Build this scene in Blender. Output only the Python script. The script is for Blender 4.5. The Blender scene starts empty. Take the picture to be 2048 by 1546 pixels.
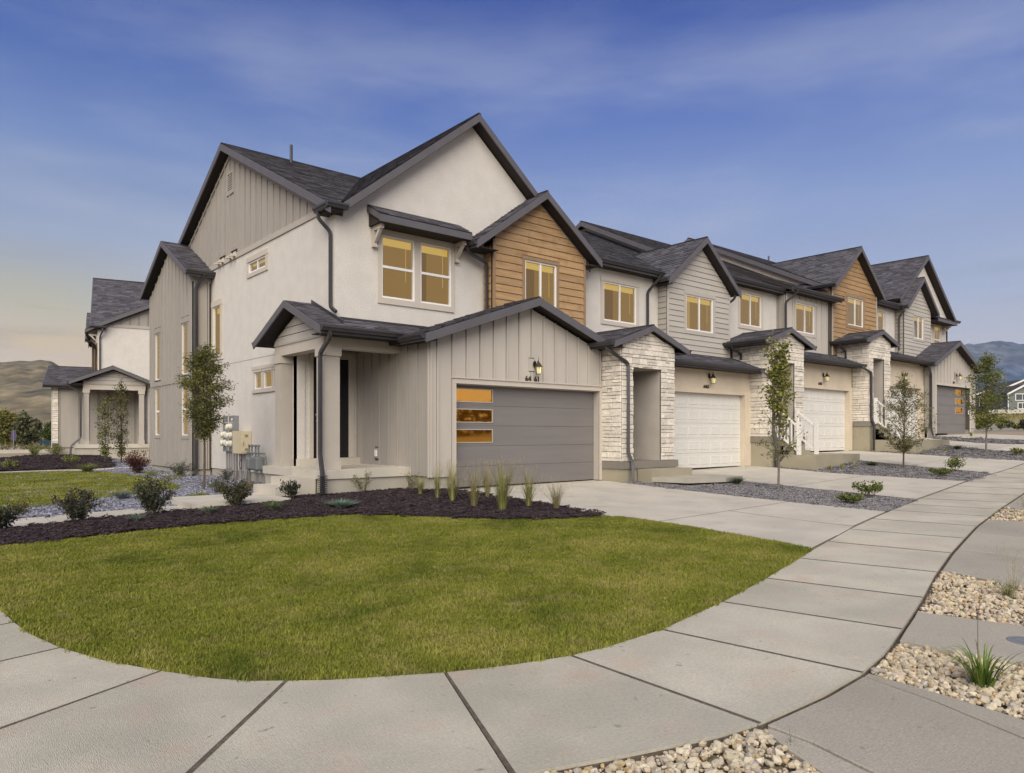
import bpy, bmesh, math, random
from mathutils import Vector, Matrix, noise
R = random.Random(11)
S = bpy.context.scene
# ---------------------------------------------------------------- camera, sky, sun, exposure
cd = bpy.data.cameras.new('camera'); CAM = bpy.data.objects.new('camera', cd); S.collection.objects.link(CAM)
cd.sensor_width = 36; cd.lens = 1450 / 2048 * 36; cd.shift_y = 94 / 2048; cd.clip_start = .1; cd.clip_end = 30000
CAM.location = (0, 0, 1.28); CAM.rotation_euler = (math.pi / 2, 0, -math.radians(40.2)); S.camera = CAM
S.view_settings.view_transform = 'Standard'; S.view_settings.look = 'None'
S.view_settings.exposure = 0.12; S.view_settings.gamma = 1; S.view_settings.use_curve_mapping = False
S.render.resolution_x = 1024; S.render.resolution_y = 773
S.cycles.max_bounces = 6; S.cycles.diffuse_bounces = 3; S.cycles.glossy_bounces = 2; S.cycles.transparent_max_bounces = 12
S.cycles.use_denoising = True; S.cycles.caustics_reflective = False; S.cycles.caustics_refractive = False

def srgb(r, g, b):
    f = lambda c: c / 12.92 / 255 if c <= 10 else ((c / 255 + .055) / 1.055) ** 2.4
    return (f(r), f(g), f(b), 1)

W = bpy.data.worlds.new('World'); S.world = W; W.use_nodes = True
nt = W.node_tree; N = nt.nodes; L = nt.links; N.clear()
def nd(tree, typ, **k):
    n = tree.nodes.new(typ)
    for a, b in k.items(): setattr(n, a, b)
    return n
def mth(tree, op, a, b=None, clamp=False):
    n = nd(tree, 'ShaderNodeMath', operation=op, use_clamp=clamp)
    for i, v in enumerate((a, b)):
        if v is None: continue
        if isinstance(v, (int, float)): n.inputs[i].default_value = v
        else: tree.links.new(v, n.inputs[i])
    return n.outputs[0]
def ramp(tree, fac, stops, interp='EASE'):
    n = nd(tree, 'ShaderNodeValToRGB'); n.color_ramp.interpolation = interp
    e = n.color_ramp.elements
    while len(e) < len(stops): e.new(.5)
    for q, (p, c) in zip(e, stops):
        q.position = p; q.color = c if len(c) == 4 else (*c, 1)
    tree.links.new(fac, n.inputs[0]); return n.outputs[0]
def mixc(tree, fac, a, b, mode='MIX'):
    n = nd(tree, 'ShaderNodeMix', data_type='RGBA', blend_type=mode)
    for s, v in ((n.inputs[0], fac), (n.inputs[6], a), (n.inputs[7], b)):
        if isinstance(v, (int, float)): s.default_value = v
        elif isinstance(v, tuple): s.default_value = v
        else: tree.links.new(v, s)
    return n.outputs[2]
tc = nd(nt, 'ShaderNodeTexCoord')
sp = nd(nt, 'ShaderNodeSeparateXYZ'); L.new(tc.outputs['Generated'], sp.inputs[0])
zc = mth(nt, 'MAXIMUM', sp.outputs[2], 0.0)
blue = ramp(nt, zc, [(0, srgb(244, 218, 190)), (.05, srgb(230, 210, 194)), (.10, srgb(200, 194, 196)), (.17, srgb(170, 178, 200)), (.29, srgb(136, 154, 198)), (.42, srgb(82, 108, 178)), (.53, srgb(40, 68, 146)), (.66, srgb(26, 50, 122))], 'LINEAR')
glow = ramp(nt, zc, [(0, srgb(250, 200, 104)), (.08, srgb(234, 194, 112)), (.15, srgb(190, 182, 152)), (.23, srgb(150, 162, 186)), (.34, srgb(112, 134, 184)), (.44, srgb(66, 94, 164)), (.60, srgb(34, 60, 134))], 'LINEAR')
dl = nd(nt, 'ShaderNodeVectorMath', operation='DOT_PRODUCT'); L.new(tc.outputs['Generated'], dl.inputs[0]); dl.inputs[1].default_value = (.02, 1.0, 0)
mr = nd(nt, 'ShaderNodeMapRange', interpolation_type='SMOOTHSTEP'); L.new(dl.outputs['Value'], mr.inputs[0]); mr.inputs[1].default_value = .62; mr.inputs[2].default_value = .97
sky = mixc(nt, mr.outputs[0], blue, glow)
mp = nd(nt, 'ShaderNodeMapping'); L.new(tc.outputs['Generated'], mp.inputs[0]); mp.inputs['Scale'].default_value = (1.6, 1.6, 6.5); mp.inputs['Rotation'].default_value = (.25, .1, .2)
nz = nd(nt, 'ShaderNodeTexNoise'); L.new(mp.outputs[0], nz.inputs[0]); nz.inputs['Scale'].default_value = .95; nz.inputs['Detail'].default_value = 7; nz.inputs['Roughness'].default_value = .55; nz.inputs['Distortion'].default_value = .12
cf = ramp(nt, nz.outputs[0], [(.36, (0, 0, 0)), (.70, (1, 1, 1))])
cf = mth(nt, 'MULTIPLY', cf, .80)
fade = ramp(nt, zc, [(0, (.6, .6, .6)), (.22, (1, 1, 1)), (.40, (.75, .75, .75)), (.52, (.12, .12, .12))], 'LINEAR')
cf = mth(nt, 'MULTIPLY', cf, fade)
sky = mixc(nt, cf, sky, srgb(178, 184, 202))
# thin grey streaks low over the mountains
mp2 = nd(nt, 'ShaderNodeMapping'); L.new(tc.outputs['Generated'], mp2.inputs[0]); mp2.inputs['Scale'].default_value = (2.0, 2.0, 22)
n2 = nd(nt, 'ShaderNodeTexNoise'); L.new(mp2.outputs[0], n2.inputs[0]); n2.inputs['Scale'].default_value = 1.6; n2.inputs['Detail'].default_value = 4
sf = ramp(nt, n2.outputs[0], [(.55, (0, 0, 0)), (.72, (1, 1, 1))])
lo = ramp(nt, zc, [(.05, (1, 1, 1)), (.3, (0, 0, 0))])
sf = mth(nt, 'MULTIPLY', mth(nt, 'MULTIPLY', sf, lo), .45)
sky = mixc(nt, sf, sky, srgb(140, 138, 144))
bg = nd(nt, 'ShaderNodeBackground'); L.new(sky, bg.inputs[0]); bg.inputs[1].default_value = 1.0
wo = nd(nt, 'ShaderNodeOutputWorld'); L.new(bg.outputs[0], wo.inputs[0])

sl = bpy.data.lights.new('sun', 'SUN'); SUN = bpy.data.objects.new('sun', sl); S.collection.objects.link(SUN)
sl.energy = 4.9; sl.angle = math.radians(62); sl.color = (1.0, .915, .765)
SUN.rotation_euler = Vector((.60, .64, -.72)).to_track_quat('-Z', 'Y').to_euler()

# ---------------------------------------------------------------- materials
def material(name, base, rough=.8, var=None, vs=3.0, vstr=.5, stretch=(1, 1, 1), bump=0, bs=60, rnd=0, fine=0, fs=120, emit=None, estr=1, metal=0, spec=.3, attr=False, bstretch=None, stains=None, world=False, spots=0):
    m = bpy.data.materials.new(name); m.use_nodes = True; t = m.node_tree
    b = t.nodes['Principled BSDF']; b.inputs['Roughness'].default_value = rough; b.inputs['Metallic'].default_value = metal
    b.inputs['Specular IOR Level'].default_value = spec
    base = base if len(base) == 4 else (*base, 1)
    col = base
    co = nd(t, 'ShaderNodeTexCoord')
    src = co.outputs['Object']
    if world:
        ge = nd(t, 'ShaderNodeNewGeometry'); src = ge.outputs['Position']
    def nzt(scale, st, detail=4):
        mpp = nd(t, 'ShaderNodeMapping'); t.links.new(src, mpp.inputs[0]); mpp.inputs['Scale'].default_value = st
        n = nd(t, 'ShaderNodeTexNoise'); t.links.new(mpp.outputs[0], n.inputs[0]); n.inputs['Scale'].default_value = scale; n.inputs['Detail'].default_value = detail
        return n.outputs[0]
    if var:
        v = var if len(var) == 4 else (*var, 1)
        f = ramp(t, nzt(vs, stretch), [(.32, (0, 0, 0)), (.68, (1, 1, 1))])
        col = mixc(t, mth(t, 'MULTIPLY', f, vstr), base, v)
    if stains:
        sc, ss, sv = stains
        f = ramp(t, nzt(ss, (1, 1, 1), 6), [(.52, (0, 0, 0)), (.74, (1, 1, 1))])
        col = mixc(t, mth(t, 'MULTIPLY', f, sv), col, sc)
    if spots:
        f = ramp(t, nzt(11, (1, 1, 1), 2), [(.70, (0, 0, 0)), (.76, (1, 1, 1))]); col = mixc(t, mth(t, 'MULTIPLY', f, spots), col, (.10, .09, .075, 1))
        f = ramp(t, nzt(.55, (1, 1, 1), 7), [(.40, (0, 0, 0)), (.62, (1, 1, 1))]); col = mixc(t, mth(t, 'MULTIPLY', f, .22), col, (.56, .53, .46, 1))
    if fine:
        f = nzt(fs, stretch, 2)
        f2 = mth(t, 'ADD', mth(t, 'MULTIPLY', mth(t, 'SUBTRACT', f, .5), fine * 2), 1.0)
        cc = nd(t, 'ShaderNodeCombineColor'); [t.links.new(f2, cc.inputs[i]) for i in range(3)]
        col = mixc(t, 1.0, col, cc.outputs[0], 'MULTIPLY')
    if rnd:
        oi = nd(t, 'ShaderNodeObjectInfo')
        f2 = mth(t, 'ADD', mth(t, 'MULTIPLY', mth(t, 'SUBTRACT', oi.outputs['Random'], .5), rnd * 2), 1.0)
        cc = nd(t, 'ShaderNodeCombineColor'); [t.links.new(f2, cc.inputs[i]) for i in range(3)]
        col = mixc(t, 1.0, col, cc.outputs[0], 'MULTIPLY')
    if attr:
        a = nd(t, 'ShaderNodeAttribute', attribute_name='Col')
        col = mixc(t, 1.0, col, a.outputs['Color'], 'MULTIPLY')
    if isinstance(col, tuple): b.inputs['Base Color'].default_value = col
    else: t.links.new(col, b.inputs['Base Color'])
    if bump:
        bn = nd(t, 'ShaderNodeBump'); bn.inputs['Strength'].default_value = bump; bn.inputs['Distance'].default_value = .02
        t.links.new(nzt(bs, bstretch or stretch, 3), bn.inputs['Height']); t.links.new(bn.outputs[0], b.inputs['Normal'])
    if emit:
        b.inputs['Emission Color'].default_value = emit if len(emit) == 4 else (*emit, 1); b.inputs['Emission Strength'].default_value = estr
    return m
M = {}
M['stucco'] = material('stucco', (.61, .58, .545), .95, (.55, .525, .49), 2.6, .7, bump=.6, bs=60, fine=.24, fs=34)
M['stucco_tan'] = material('stucco_tan', (.60, .52, .41), .95, (.53, .455, .36), 2.2, .6, bump=.35, bs=70, fine=.08, fs=28)
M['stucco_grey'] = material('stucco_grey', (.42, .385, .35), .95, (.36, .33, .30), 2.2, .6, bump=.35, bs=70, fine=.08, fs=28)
M['trim'] = material('trim', (.50, .455, .40), .8, (.46, .42, .37), 3, .5, rnd=.02)
M['trim_grey'] = material('trim_grey', (.41, .375, .335), .8, (.37, .34, .305), 3, .5, rnd=.02)
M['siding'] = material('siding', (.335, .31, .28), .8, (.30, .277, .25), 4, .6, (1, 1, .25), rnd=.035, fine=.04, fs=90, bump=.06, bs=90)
M['siding_shade_back'] = material('siding_shade_back', (.075, .067, .06), .95); M['wood_shade_back'] = material('wood_shade_back', (.06, .03, .012), .95)  # dark backing wall; shadow lines beside battens and planks put into its colour
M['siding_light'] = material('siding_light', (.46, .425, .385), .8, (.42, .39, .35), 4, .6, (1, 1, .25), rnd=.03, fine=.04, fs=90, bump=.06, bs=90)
M['lap'] = material('lap', (.42, .395, .36), .8, (.38, .355, .325), 3, .6, (.3, 1, 1), rnd=.04, fine=.04, bump=.06)
M['wood'] = material('wood', (.37, .25, .135), .7, (.29, .17, .08), 5, .75, (.35, .35, 7), rnd=.10, fine=.12, fs=60, bump=.12, bs=40, stains=((.20, .115, .055, 1), 3.5, .45))
M['wood_trim'] = material('wood_trim', (.27, .19, .12), .7, (.24, .15, .08), 5, .6, rnd=.05)
M['roof_dark'] = material('roof_dark', (.022, .020, .022), .8)
M['fascia'] = material('fascia', (.105, .10, .112), .55, (.085, .08, .09), 3, .6, spec=.4)
M['gutter'] = material('gutter', (.036, .034, .038), .42, (.05, .047, .052), 3, .5, spec=.5)
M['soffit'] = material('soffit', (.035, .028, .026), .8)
M['shingle'] = material('shingle', (.088, .086, .097), .95, (.066, .065, .075), 9, .5, attr=True, bump=.4, bs=180, fine=.30, fs=160)
M['concrete'] = material('concrete', (.50, .465, .40), .9, (.39, .365, .315), 1.1, .8, bump=.2, bs=60, rnd=.03, fine=.16, fs=60, stains=((.31, .28, .24, 1), 1.7, .45), world=True, spots=.45)
M['sidewalk'] = material('sidewalk', (.50, .47, .385), .9, (.37, .35, .285), 1.1, 1.0, (1, 1, 1), bump=.5, bs=26, rnd=.06, fine=.22, fs=45, stains=((.46, .365, .29, 1), 2.0, .75), spots=.5, world=True, bstretch=(10, 1.2, 1))
M['apron'] = material('apron', (.365, .335, .28), .9, (.29, .265, .22), 1.1, .8, (1, 1, 1), bump=.45, bs=24, rnd=.04, fine=.30, fs=60, stains=((.27, .25, .215, 1), 1.9, .6), world=True, bstretch=(1.5, 9, 1), spots=.6)
M['found'] = material('found', (.40, .37, .32), .9, (.33, .31, .26), 1.7, .7, bump=.12, bs=40, fine=.05, stains=((.33, .32, .24, 1), 2.4, .4))
M['found_tan'] = material('found_tan', (.33, .295, .22), .9, (.27, .245, .185), 1.7, .7, bump=.12, bs=40, fine=.05)
M['ledge'] = material('ledge', (.21, .19, .165), .85, (.17, .155, .135), 2, .6, fine=.06)
M['stone'] = material('stone', (.66, .61, .54), .9, (.52, .48, .43), 7, .7, rnd=.15, bump=.9, bs=16, fine=.16, fs=30, stains=((.68, .62, .52, 1), 5, .5))
M['mortar'] = material('mortar', (.17, .155, .135), .95)
M['vinyl'] = material('vinyl', (.74, .73, .74), .5, spec=.4)
M['white_paint'] = material('white_paint', (.66, .645, .61), .55, (.6, .585, .55), 2, .4, fine=.03)
M['rail_white'] = material('rail_white', (.72, .70, .67), .5)
M['door_grey'] = material('door_grey', (.185, .172, .168), .6, (.16, .15, .148), 2, .6, (.3, 1, 3), fine=.05, fs=80, bump=.08, bs=120, bstretch=(.2, 1, 4), rnd=.01)
M['door_black'] = material('door_black', (.012, .011, .013), .45)
M['black_metal'] = material('black_metal', (.018, .014, .012), .45, metal=.4)
M['bronze'] = material('bronze', (.09, .065, .045), .4, metal=.6)
M['room'] = material('room', (.02, .012, .003), 1, emit=(.165, .092, .021), estr=1)  # room walls glow themselves; lamplight put into emission, sides brighter for depth
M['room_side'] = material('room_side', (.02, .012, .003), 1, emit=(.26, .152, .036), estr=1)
M['room_lit'] = material('room_lit', (.02, .012, .003), 1, emit=(.42, .27, .085), estr=1)
M['room_pale'] = material('room_pale', (.05, .05, .04), 1, emit=(.52, .47, .30), estr=1)
M['blind'] = material('blind', (.1, .08, .03), .9, emit=(.56, .37, .085), estr=1)  # blind glows itself, the room light on it put into emission
M['amber_glow'] = material('amber_glow', (.03, .02, .005), .6, emit=(.16, .085, .014), estr=1)  # amber sky reflection of the garage panes put into a glow
M['lamp_glass'] = material('lamp_glass', (.5, .48, .3), .3, emit=(1.0, .82, .38), estr=.28)
M['digit'] = material('digit', (.02, .015, .01), .5)
M['steel'] = material('steel', (.23, .24, .25), .5, metal=.3, fine=.05)
M['meter_glass'] = material('meter_glass', (.62, .60, .52), .25, spec=.6)
M['cream_metal'] = material('cream_metal', (.56, .49, .34), .6, (.5, .43, .3), 2, .4)
M['gas_grey'] = material('gas_grey', (.17, .185, .19), .55)
M['pvc'] = material('pvc', (.26, .25, .25), .6)
M['orange'] = material('orange', (.42, .12, .03), .7)
M['asphalt'] = material('asphalt', (.06, .058, .055), .95, bump=.3, fine=.2)
# glass: mostly clear, with a sheen
m = bpy.data.materials.new('glass'); m.use_nodes = True; t = m.node_tree; t.nodes.clear()
o_ = nd(t, 'ShaderNodeOutputMaterial'); mx = nd(t, 'ShaderNodeMixShader'); tr = nd(t, 'ShaderNodeBsdfTransparent'); gl = nd(t, 'ShaderNodeBsdfGlossy')
gl.inputs['Roughness'].default_value = .02; tr.inputs[0].default_value = (.93, .93, .9, 1); gl.inputs[0].default_value = (.8, .8, .8, 1)
fr = nd(t, 'ShaderNodeLayerWeight'); fr.inputs[0].default_value = .5
t.links.new(mth(t, 'ADD', mth(t, 'MULTIPLY', mth(t, 'POWER', fr.outputs['Facing'], 3.5), .45), .04), mx.inputs[0]); t.links.new(tr.outputs[0], mx.inputs[1]); t.links.new(gl.outputs[0], mx.inputs[2]); t.links.new(mx.outputs[0], o_.inputs[0])
M['glass'] = m
# mirror-like garage panes; amber of the reflected sky put into the gloss colour
m = bpy.data.materials.new('amber_sheen'); m.use_nodes = True; t = m.node_tree; t.nodes.clear()
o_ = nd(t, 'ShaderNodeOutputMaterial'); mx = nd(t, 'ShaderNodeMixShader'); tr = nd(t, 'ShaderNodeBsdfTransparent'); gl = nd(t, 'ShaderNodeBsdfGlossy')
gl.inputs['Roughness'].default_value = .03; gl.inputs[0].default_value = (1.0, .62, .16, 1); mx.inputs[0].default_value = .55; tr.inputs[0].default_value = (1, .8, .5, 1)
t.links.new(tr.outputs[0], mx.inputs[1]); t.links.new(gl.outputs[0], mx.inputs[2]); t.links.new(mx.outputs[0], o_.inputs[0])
M['amber_sheen'] = m

# ---------------------------------------------------------------- mesh helpers
ORG = {}
TF = [None]
_c, _s = math.cos(math.radians(12)), math.sin(math.radians(12))
def swapped(p): u, v = p[1] - 15.1, p[0] - 7.52; return (7.6 + u * _c + v * _s, 41.22 - u * _s + v * _c, p[2] + .27)
class MB:
    def __init__(s): s.v = []; s.f = []; s.m = []; s.c = []
    def add(s, vs, fs, mi=0, col=None):
        o = len(s.v)
        if TF[0]: vs = [TF[0](p) for p in vs]
        s.v += [tuple(p) for p in vs]; s.f += [tuple(i + o for i in f) for f in fs]; s.m += [mi] * len(fs); s.c += [col] * len(fs)
    def hexa(s, p, mi=0, col=None):
        s.add(p, [(0, 3, 2, 1), (4, 5, 6, 7), (0, 1, 5, 4), (1, 2, 6, 5), (2, 3, 7, 6), (3, 0, 4, 7)], mi, col)
    def box(s, x0, x1, y0, y1, z0, z1, mi=0, col=None):
        s.hexa([(x0, y0, z0), (x1, y0, z0), (x1, y1, z0), (x0, y1, z0), (x0, y0, z1), (x1, y0, z1), (x1, y1, z1), (x0, y1, z1)], mi, col)
    def fbox(s, fr, u0, u1, d0, d1, z0, z1, mi=0):
        s.hexa([fr(u0, d0, z0), fr(u1, d0, z0), fr(u1, d1, z0), fr(u0, d1, z0), fr(u0, d0, z1), fr(u1, d0, z1), fr(u1, d1, z1), fr(u0, d1, z1)], mi)
    def prism(s, fr, q, d0, d1b, d1t=None, mi=0):
        ua, ub, za, zta, ztb = q
        if d1t is None: d1t = d1b
        s.hexa([fr(ua, d0, za), fr(ub, d0, za), fr(ub, d1b, za), fr(ua, d1b, za), fr(ua, d0, zta), fr(ub, d0, ztb), fr(ub, d1t, ztb), fr(ua, d1t, zta)], mi)
    def tube(s, pts, r, n=6, mi=0, cap=True, col=None):
        pts = [Vector(p) for p in pts]; rs = r if isinstance(r, (list, tuple)) else [r] * len(pts)
        rings = []; a = None
        for i, p in enumerate(pts):
            t = (pts[min(i + 1, len(pts) - 1)] - pts[max(i - 1, 0)])
            if t.length < 1e-6: t = Vector((0, 0, 1))
            t.normalize()
            if a is None: a = t.cross(Vector((0, 0, 1)) if abs(t.z) < .9 else Vector((1, 0, 0))).normalized()
            a = (a - t * a.dot(t)).normalized(); b = t.cross(a)
            rings.append([p + (a * math.cos(2 * math.pi * (k + .5) / n) + b * math.sin(2 * math.pi * (k + .5) / n)) * rs[i] for k in range(n)])
        vs = [q for g in rings for q in g]; fs = []
        for i in range(len(pts) - 1):
            for k in range(n): fs.append((i * n + k, i * n + (k + 1) % n, (i + 1) * n + (k + 1) % n, (i + 1) * n + k))
        if cap: fs.append(tuple(range(n - 1, -1, -1))); fs.append(tuple((len(pts) - 1) * n + k for k in range(n)))
        s.add(vs, fs, mi, col)
    def lathe(s, c, prof, n=10, mi=0):
        vs = []; fs = []
        for (r, z) in prof:
            for k in range(n): vs.append((c[0] + r * math.cos(2 * math.pi * k / n), c[1] + r * math.sin(2 * math.pi * k / n), c[2] + z))
        for i in range(len(prof) - 1):
            for k in range(n): fs.append((i * n + k, i * n + (k + 1) % n, (i + 1) * n + (k + 1) % n, (i + 1) * n + k))
        fs.append(tuple(range(n - 1, -1, -1))); fs.append(tuple((len(prof) - 1) * n + k for k in range(n)))
        s.add(vs, fs, mi)
    def build(s, name, mats, parent=None, recalc=True, smooth=False, kind=None, origin=None):
        if not s.v: return None
        if not isinstance(mats, (list, tuple)): mats = [mats]
        o = Vector((0, 0, 0))
        if parent is not None: o = ORG[parent.name]
        elif origin is not None: o = Vector(origin)
        me = bpy.data.meshes.new(name)
        me.from_pydata([(p[0] - o.x, p[1] - o.y, p[2] - o.z) for p in s.v], [], s.f)
        for k in mats: me.materials.append(M[k] if isinstance(k, str) else k)
        if len(mats) > 1: me.polygons.foreach_set('material_index', s.m)
        if any(c is not None for c in s.c):
            at = me.color_attributes.new('Col', 'FLOAT_COLOR', 'CORNER'); buf = []
            for f, c in zip(s.f, s.c):
                c = c or (1, 1, 1); buf += [c[0], c[1], c[2], 1.0] * len(f)
            at.data.foreach_set('color', buf)
        if smooth: me.polygons.foreach_set('use_smooth', [True] * len(s.f))
        if recalc and len(s.f) < 3000:
            bm = bmesh.new(); bm.from_mesh(me); bmesh.ops.recalc_face_normals(bm, faces=bm.faces); bm.to_mesh(me); bm.free()
        ob = bpy.data.objects.new(name, me); S.collection.objects.link(ob)
        if parent is not None: ob.parent = parent
        elif origin is not None: ob.location = o
        ORG[ob.name] = o
        if kind: ob['kind'] = kind
        return ob
def tag(o, label, cat=None, group=None, kind=None):
    if label: o['label'] = label
    if cat: o['category'] = cat
    if group: o['group'] = group
    if kind: o['kind'] = kind
    return o
def empty(name, loc, label, cat, group=None):
    o = bpy.data.objects.new(name, None); S.collection.objects.link(o); o.location = loc; o.empty_display_size = .2
    ORG[o.name] = Vector(loc); return tag(o, label, cat, group)
def FY(c): return lambda u, d, z: (u, c - d, z)
def FX(c): return lambda u, d, z: (c - d, u, z)

def pieces(u0, u1, z0, z1, tops=(), holes=()):
    bp = {u0, u1}
    def cr(l, z):
        (a, za, b, zb) = l
        if abs(zb - za) > 1e-9:
            u = a + (z - za) * (b - a) / (zb - za)
            if u0 < u < u1: bp.add(u)
    for l in tops:
        cr(l, z0); cr(l, z1)
        for h in holes: cr(l, h[2]); cr(l, h[3])
    for i in range(len(tops)):
        for j in range(i):
            a, b = tops[i], tops[j]; sa = (a[3] - a[1]) / (a[2] - a[0]); sb = (b[3] - b[1]) / (b[2] - b[0])
            if abs(sa - sb) > 1e-9:
                u = ((b[1] - sb * b[0]) - (a[1] - sa * a[0])) / (sa - sb)
                if u0 < u < u1: bp.add(u)
    for h in holes:
        for u in h[:2]:
            if u0 < u < u1: bp.add(u)
    bp = sorted(bp); out = []
    lz = lambda l, u: l[1] + (u - l[0]) * (l[3] - l[1]) / (l[2] - l[0])
    for a, b in zip(bp, bp[1:]):
        if b - a < .003: continue
        m = (a + b) / 2
        f = lambda u: min([lz(l, u) for l in tops] + [z1])
        segs = [(z0, z1)]
        for h in holes:
            if h[0] < m < h[1]:
                ns = []
                for (p, q) in segs:
                    if h[3] <= p or h[2] >= q: ns.append((p, q)); continue
                    if h[2] > p: ns.append((p, h[2]))
                    if h[3] < q: ns.append((h[3], q))
                segs = ns
        for (p, q) in segs:
            if f(m) - p < .004: continue
            out.append((a, b, p, min(q, max(f(a), p)), min(q, max(f(b), p))))
    return out
def gable(c, za, sl, w=30): return [(c - w, za - sl * w, c, za), (c, za, c + w, za - sl * w)]
def wall(par, fr, u0, u1, z0, z1, tops=(), holes=(), mat='stucco', th=.2, name='wall'):
    b = MB(); mat = {'siding': 'siding_shade_back', 'siding_light': 'siding_shade_back', 'lap': 'siding_shade_back', 'wood': 'wood_shade_back'}.get(mat, mat)
    for q in pieces(u0, u1, z0, z1, tops, holes): b.prism(fr, q, -th, 0)
    return b.build(name, mat, par)
def boards(par, fr, us, z0, z1, tops=(), holes=(), mat='siding', bmat=None, d=.0):
    for i, (a, b) in enumerate(zip(us, us[1:])):
        m = MB()
        for q in pieces(a + .034, b - .034, z0, z1, tops, holes): m.prism(fr, q, d + .001, d + .014)
        m.build('siding_board', mat, par)
    for u in us:
        m = MB()
        for q in pieces(u - .019, u + .019, z0, z1, tops, holes): m.prism(fr, q, d + .002, d + .042)
        m.build('batten', bmat or mat, par)
def laps(par, fr, u0, u1, z0, z1, tops=(), holes=(), h=.19, mat='lap'):
    z = z0
    while z < z1 - .02:
        m = MB()
        # split long rows in two planks with a butt joint
        cuts = [u0, u1]
        if u1 - u0 > 2.6: cuts = [u0, u0 + (u1 - u0) * R.uniform(.3, .7), u1]
        for a, b in zip(cuts, cuts[1:]):
            m = MB()
            for q in pieces(a + .0015, b - .0015, z + .011, min(z + h, z1), tops, holes): m.prism(fr, q, .001, .026, .008)
            m.build('siding_plank', mat, par)
        z += h
def trimb(par, fr, u0, u1, z0, z1, d0=.001, d1=.03, mat='trim', name='trim_board'):
    m = MB(); m.fbox(fr, u0, u1, d0, d1, z0, z1); return m.build(name, mat, par)
def window(par, fr, hole, style='slider', cas=None, mat='trim', room='room', blind=True, deep=1.0, wand=True, head=.13, side=.09, sill=.11, dc=.03):
    u0, u1, z0, z1 = hole; f = .045 if u1 - u0 > .8 else .032
    m = MB()
    m.fbox(fr, u0, u0 + f, -.05, .006, z0, z1); m.fbox(fr, u1 - f, u1, -.05, .006, z0, z1)
    m.fbox(fr, u0 + f, u1 - f, -.05, .006, z0, z0 + f); m.fbox(fr, u0 + f, u1 - f, -.05, .006, z1 - f, z1)
    panes = [(u0 + f, u1 - f, z0 + f, z1 - f)]; c = (u0 + u1) / 2; zm = (z0 + z1) / 2
    if style == 'slider':
        m.fbox(fr, c - .03, c + .03, -.045, .0, z0 + f, z1 - f); panes = [(u0 + f, c - .03, z0 + f, z1 - f), (c + .03, u1 - f, z0 + f, z1 - f)]
    if style == 'hung':
        m.fbox(fr, u0 + f, u1 - f, -.045, .0, zm - .03, zm + .03); panes = [(u0 + f, u1 - f, z0 + f, zm - .03), (u0 + f, u1 - f, zm + .03, z1 - f)]
    w = m.build('window', 'vinyl', par)
    for i, p in enumerate(panes):
        g = MB(); dd = -.014 if (i == 0 or style == 'hung') else -.024
        g.fbox(fr, p[0], p[1], dd - .006, dd, p[2], p[3]); g.build('glass_pane', 'glass', w)
    if blind:
        g = MB(); bh = .16 if z1 - z0 > .9 else .05
        g.fbox(fr, u0 + f, u1 - f, -.13, -.09, z1 - f - bh, z1 - f); g.build('blind', 'blind', w)
    if wand and z1 - z0 > 1:
        g = MB(); uw = u1 - f - .14 if style != 'x' else c
        g.tube([fr(uw, -.10, z1 - .2), fr(uw, -.10, z1 - .2 - .55 * (z1 - z0))], .006, 4); g.build('blind_wand', 'blind', w)
    g = MB(); e = .25
    A = [fr(u0 - e, -.2, z0 - e), fr(u1 + e, -.2, z0 - e), fr(u1 + e, -.2, z1 + .3), fr(u0 - e, -.2, z1 + .3)]
    Bk = [fr(u0 - e, -.2 - deep, z0 - e), fr(u1 + e, -.2 - deep, z0 - e), fr(u1 + e, -.2 - deep, z1 + .3), fr(u0 - e, -.2 - deep, z1 + .3)]
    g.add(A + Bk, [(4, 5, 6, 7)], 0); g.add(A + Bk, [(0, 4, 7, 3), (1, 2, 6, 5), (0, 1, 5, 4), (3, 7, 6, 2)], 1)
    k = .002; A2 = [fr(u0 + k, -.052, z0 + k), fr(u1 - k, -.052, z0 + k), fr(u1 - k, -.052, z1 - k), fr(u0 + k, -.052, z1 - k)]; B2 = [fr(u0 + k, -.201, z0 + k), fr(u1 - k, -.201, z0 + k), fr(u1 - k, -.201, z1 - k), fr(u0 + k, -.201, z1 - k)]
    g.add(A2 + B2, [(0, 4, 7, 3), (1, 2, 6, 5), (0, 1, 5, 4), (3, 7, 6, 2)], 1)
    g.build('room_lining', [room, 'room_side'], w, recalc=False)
    if u1 - u0 > .8 and z1 - z0 > .9 and blind:
        g = MB(); uu = R.uniform(u0 + .05, u1 - .1); g.fbox(fr, uu, uu + R.uniform(.2, .55), -.2 - deep + .02, -.2 - deep + .10, z0 - .2, z1 + .25); g.build('glow_panel', 'room_lit' if R.random() < .6 else 'room', w)  # added glowing panel that varies the brightness seen through the window
    if cas is None: cas = (u0 - side, u1 + side, z0 - sill, z1 + head)
    if cas:
        a, b, q, r = cas; m = MB()
        m.fbox(fr, a, u0, .001, dc, z0, z1); m.fbox(fr, u1, b, .001, dc, z0, z1); m.fbox(fr, a - .0, b + .0, .001, dc + .002, q, z0)
        m.fbox(fr, a - .015, b + .015, .001, dc + .01, z1, r)
        m.build('window_casing', mat, w)
    return w

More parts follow.
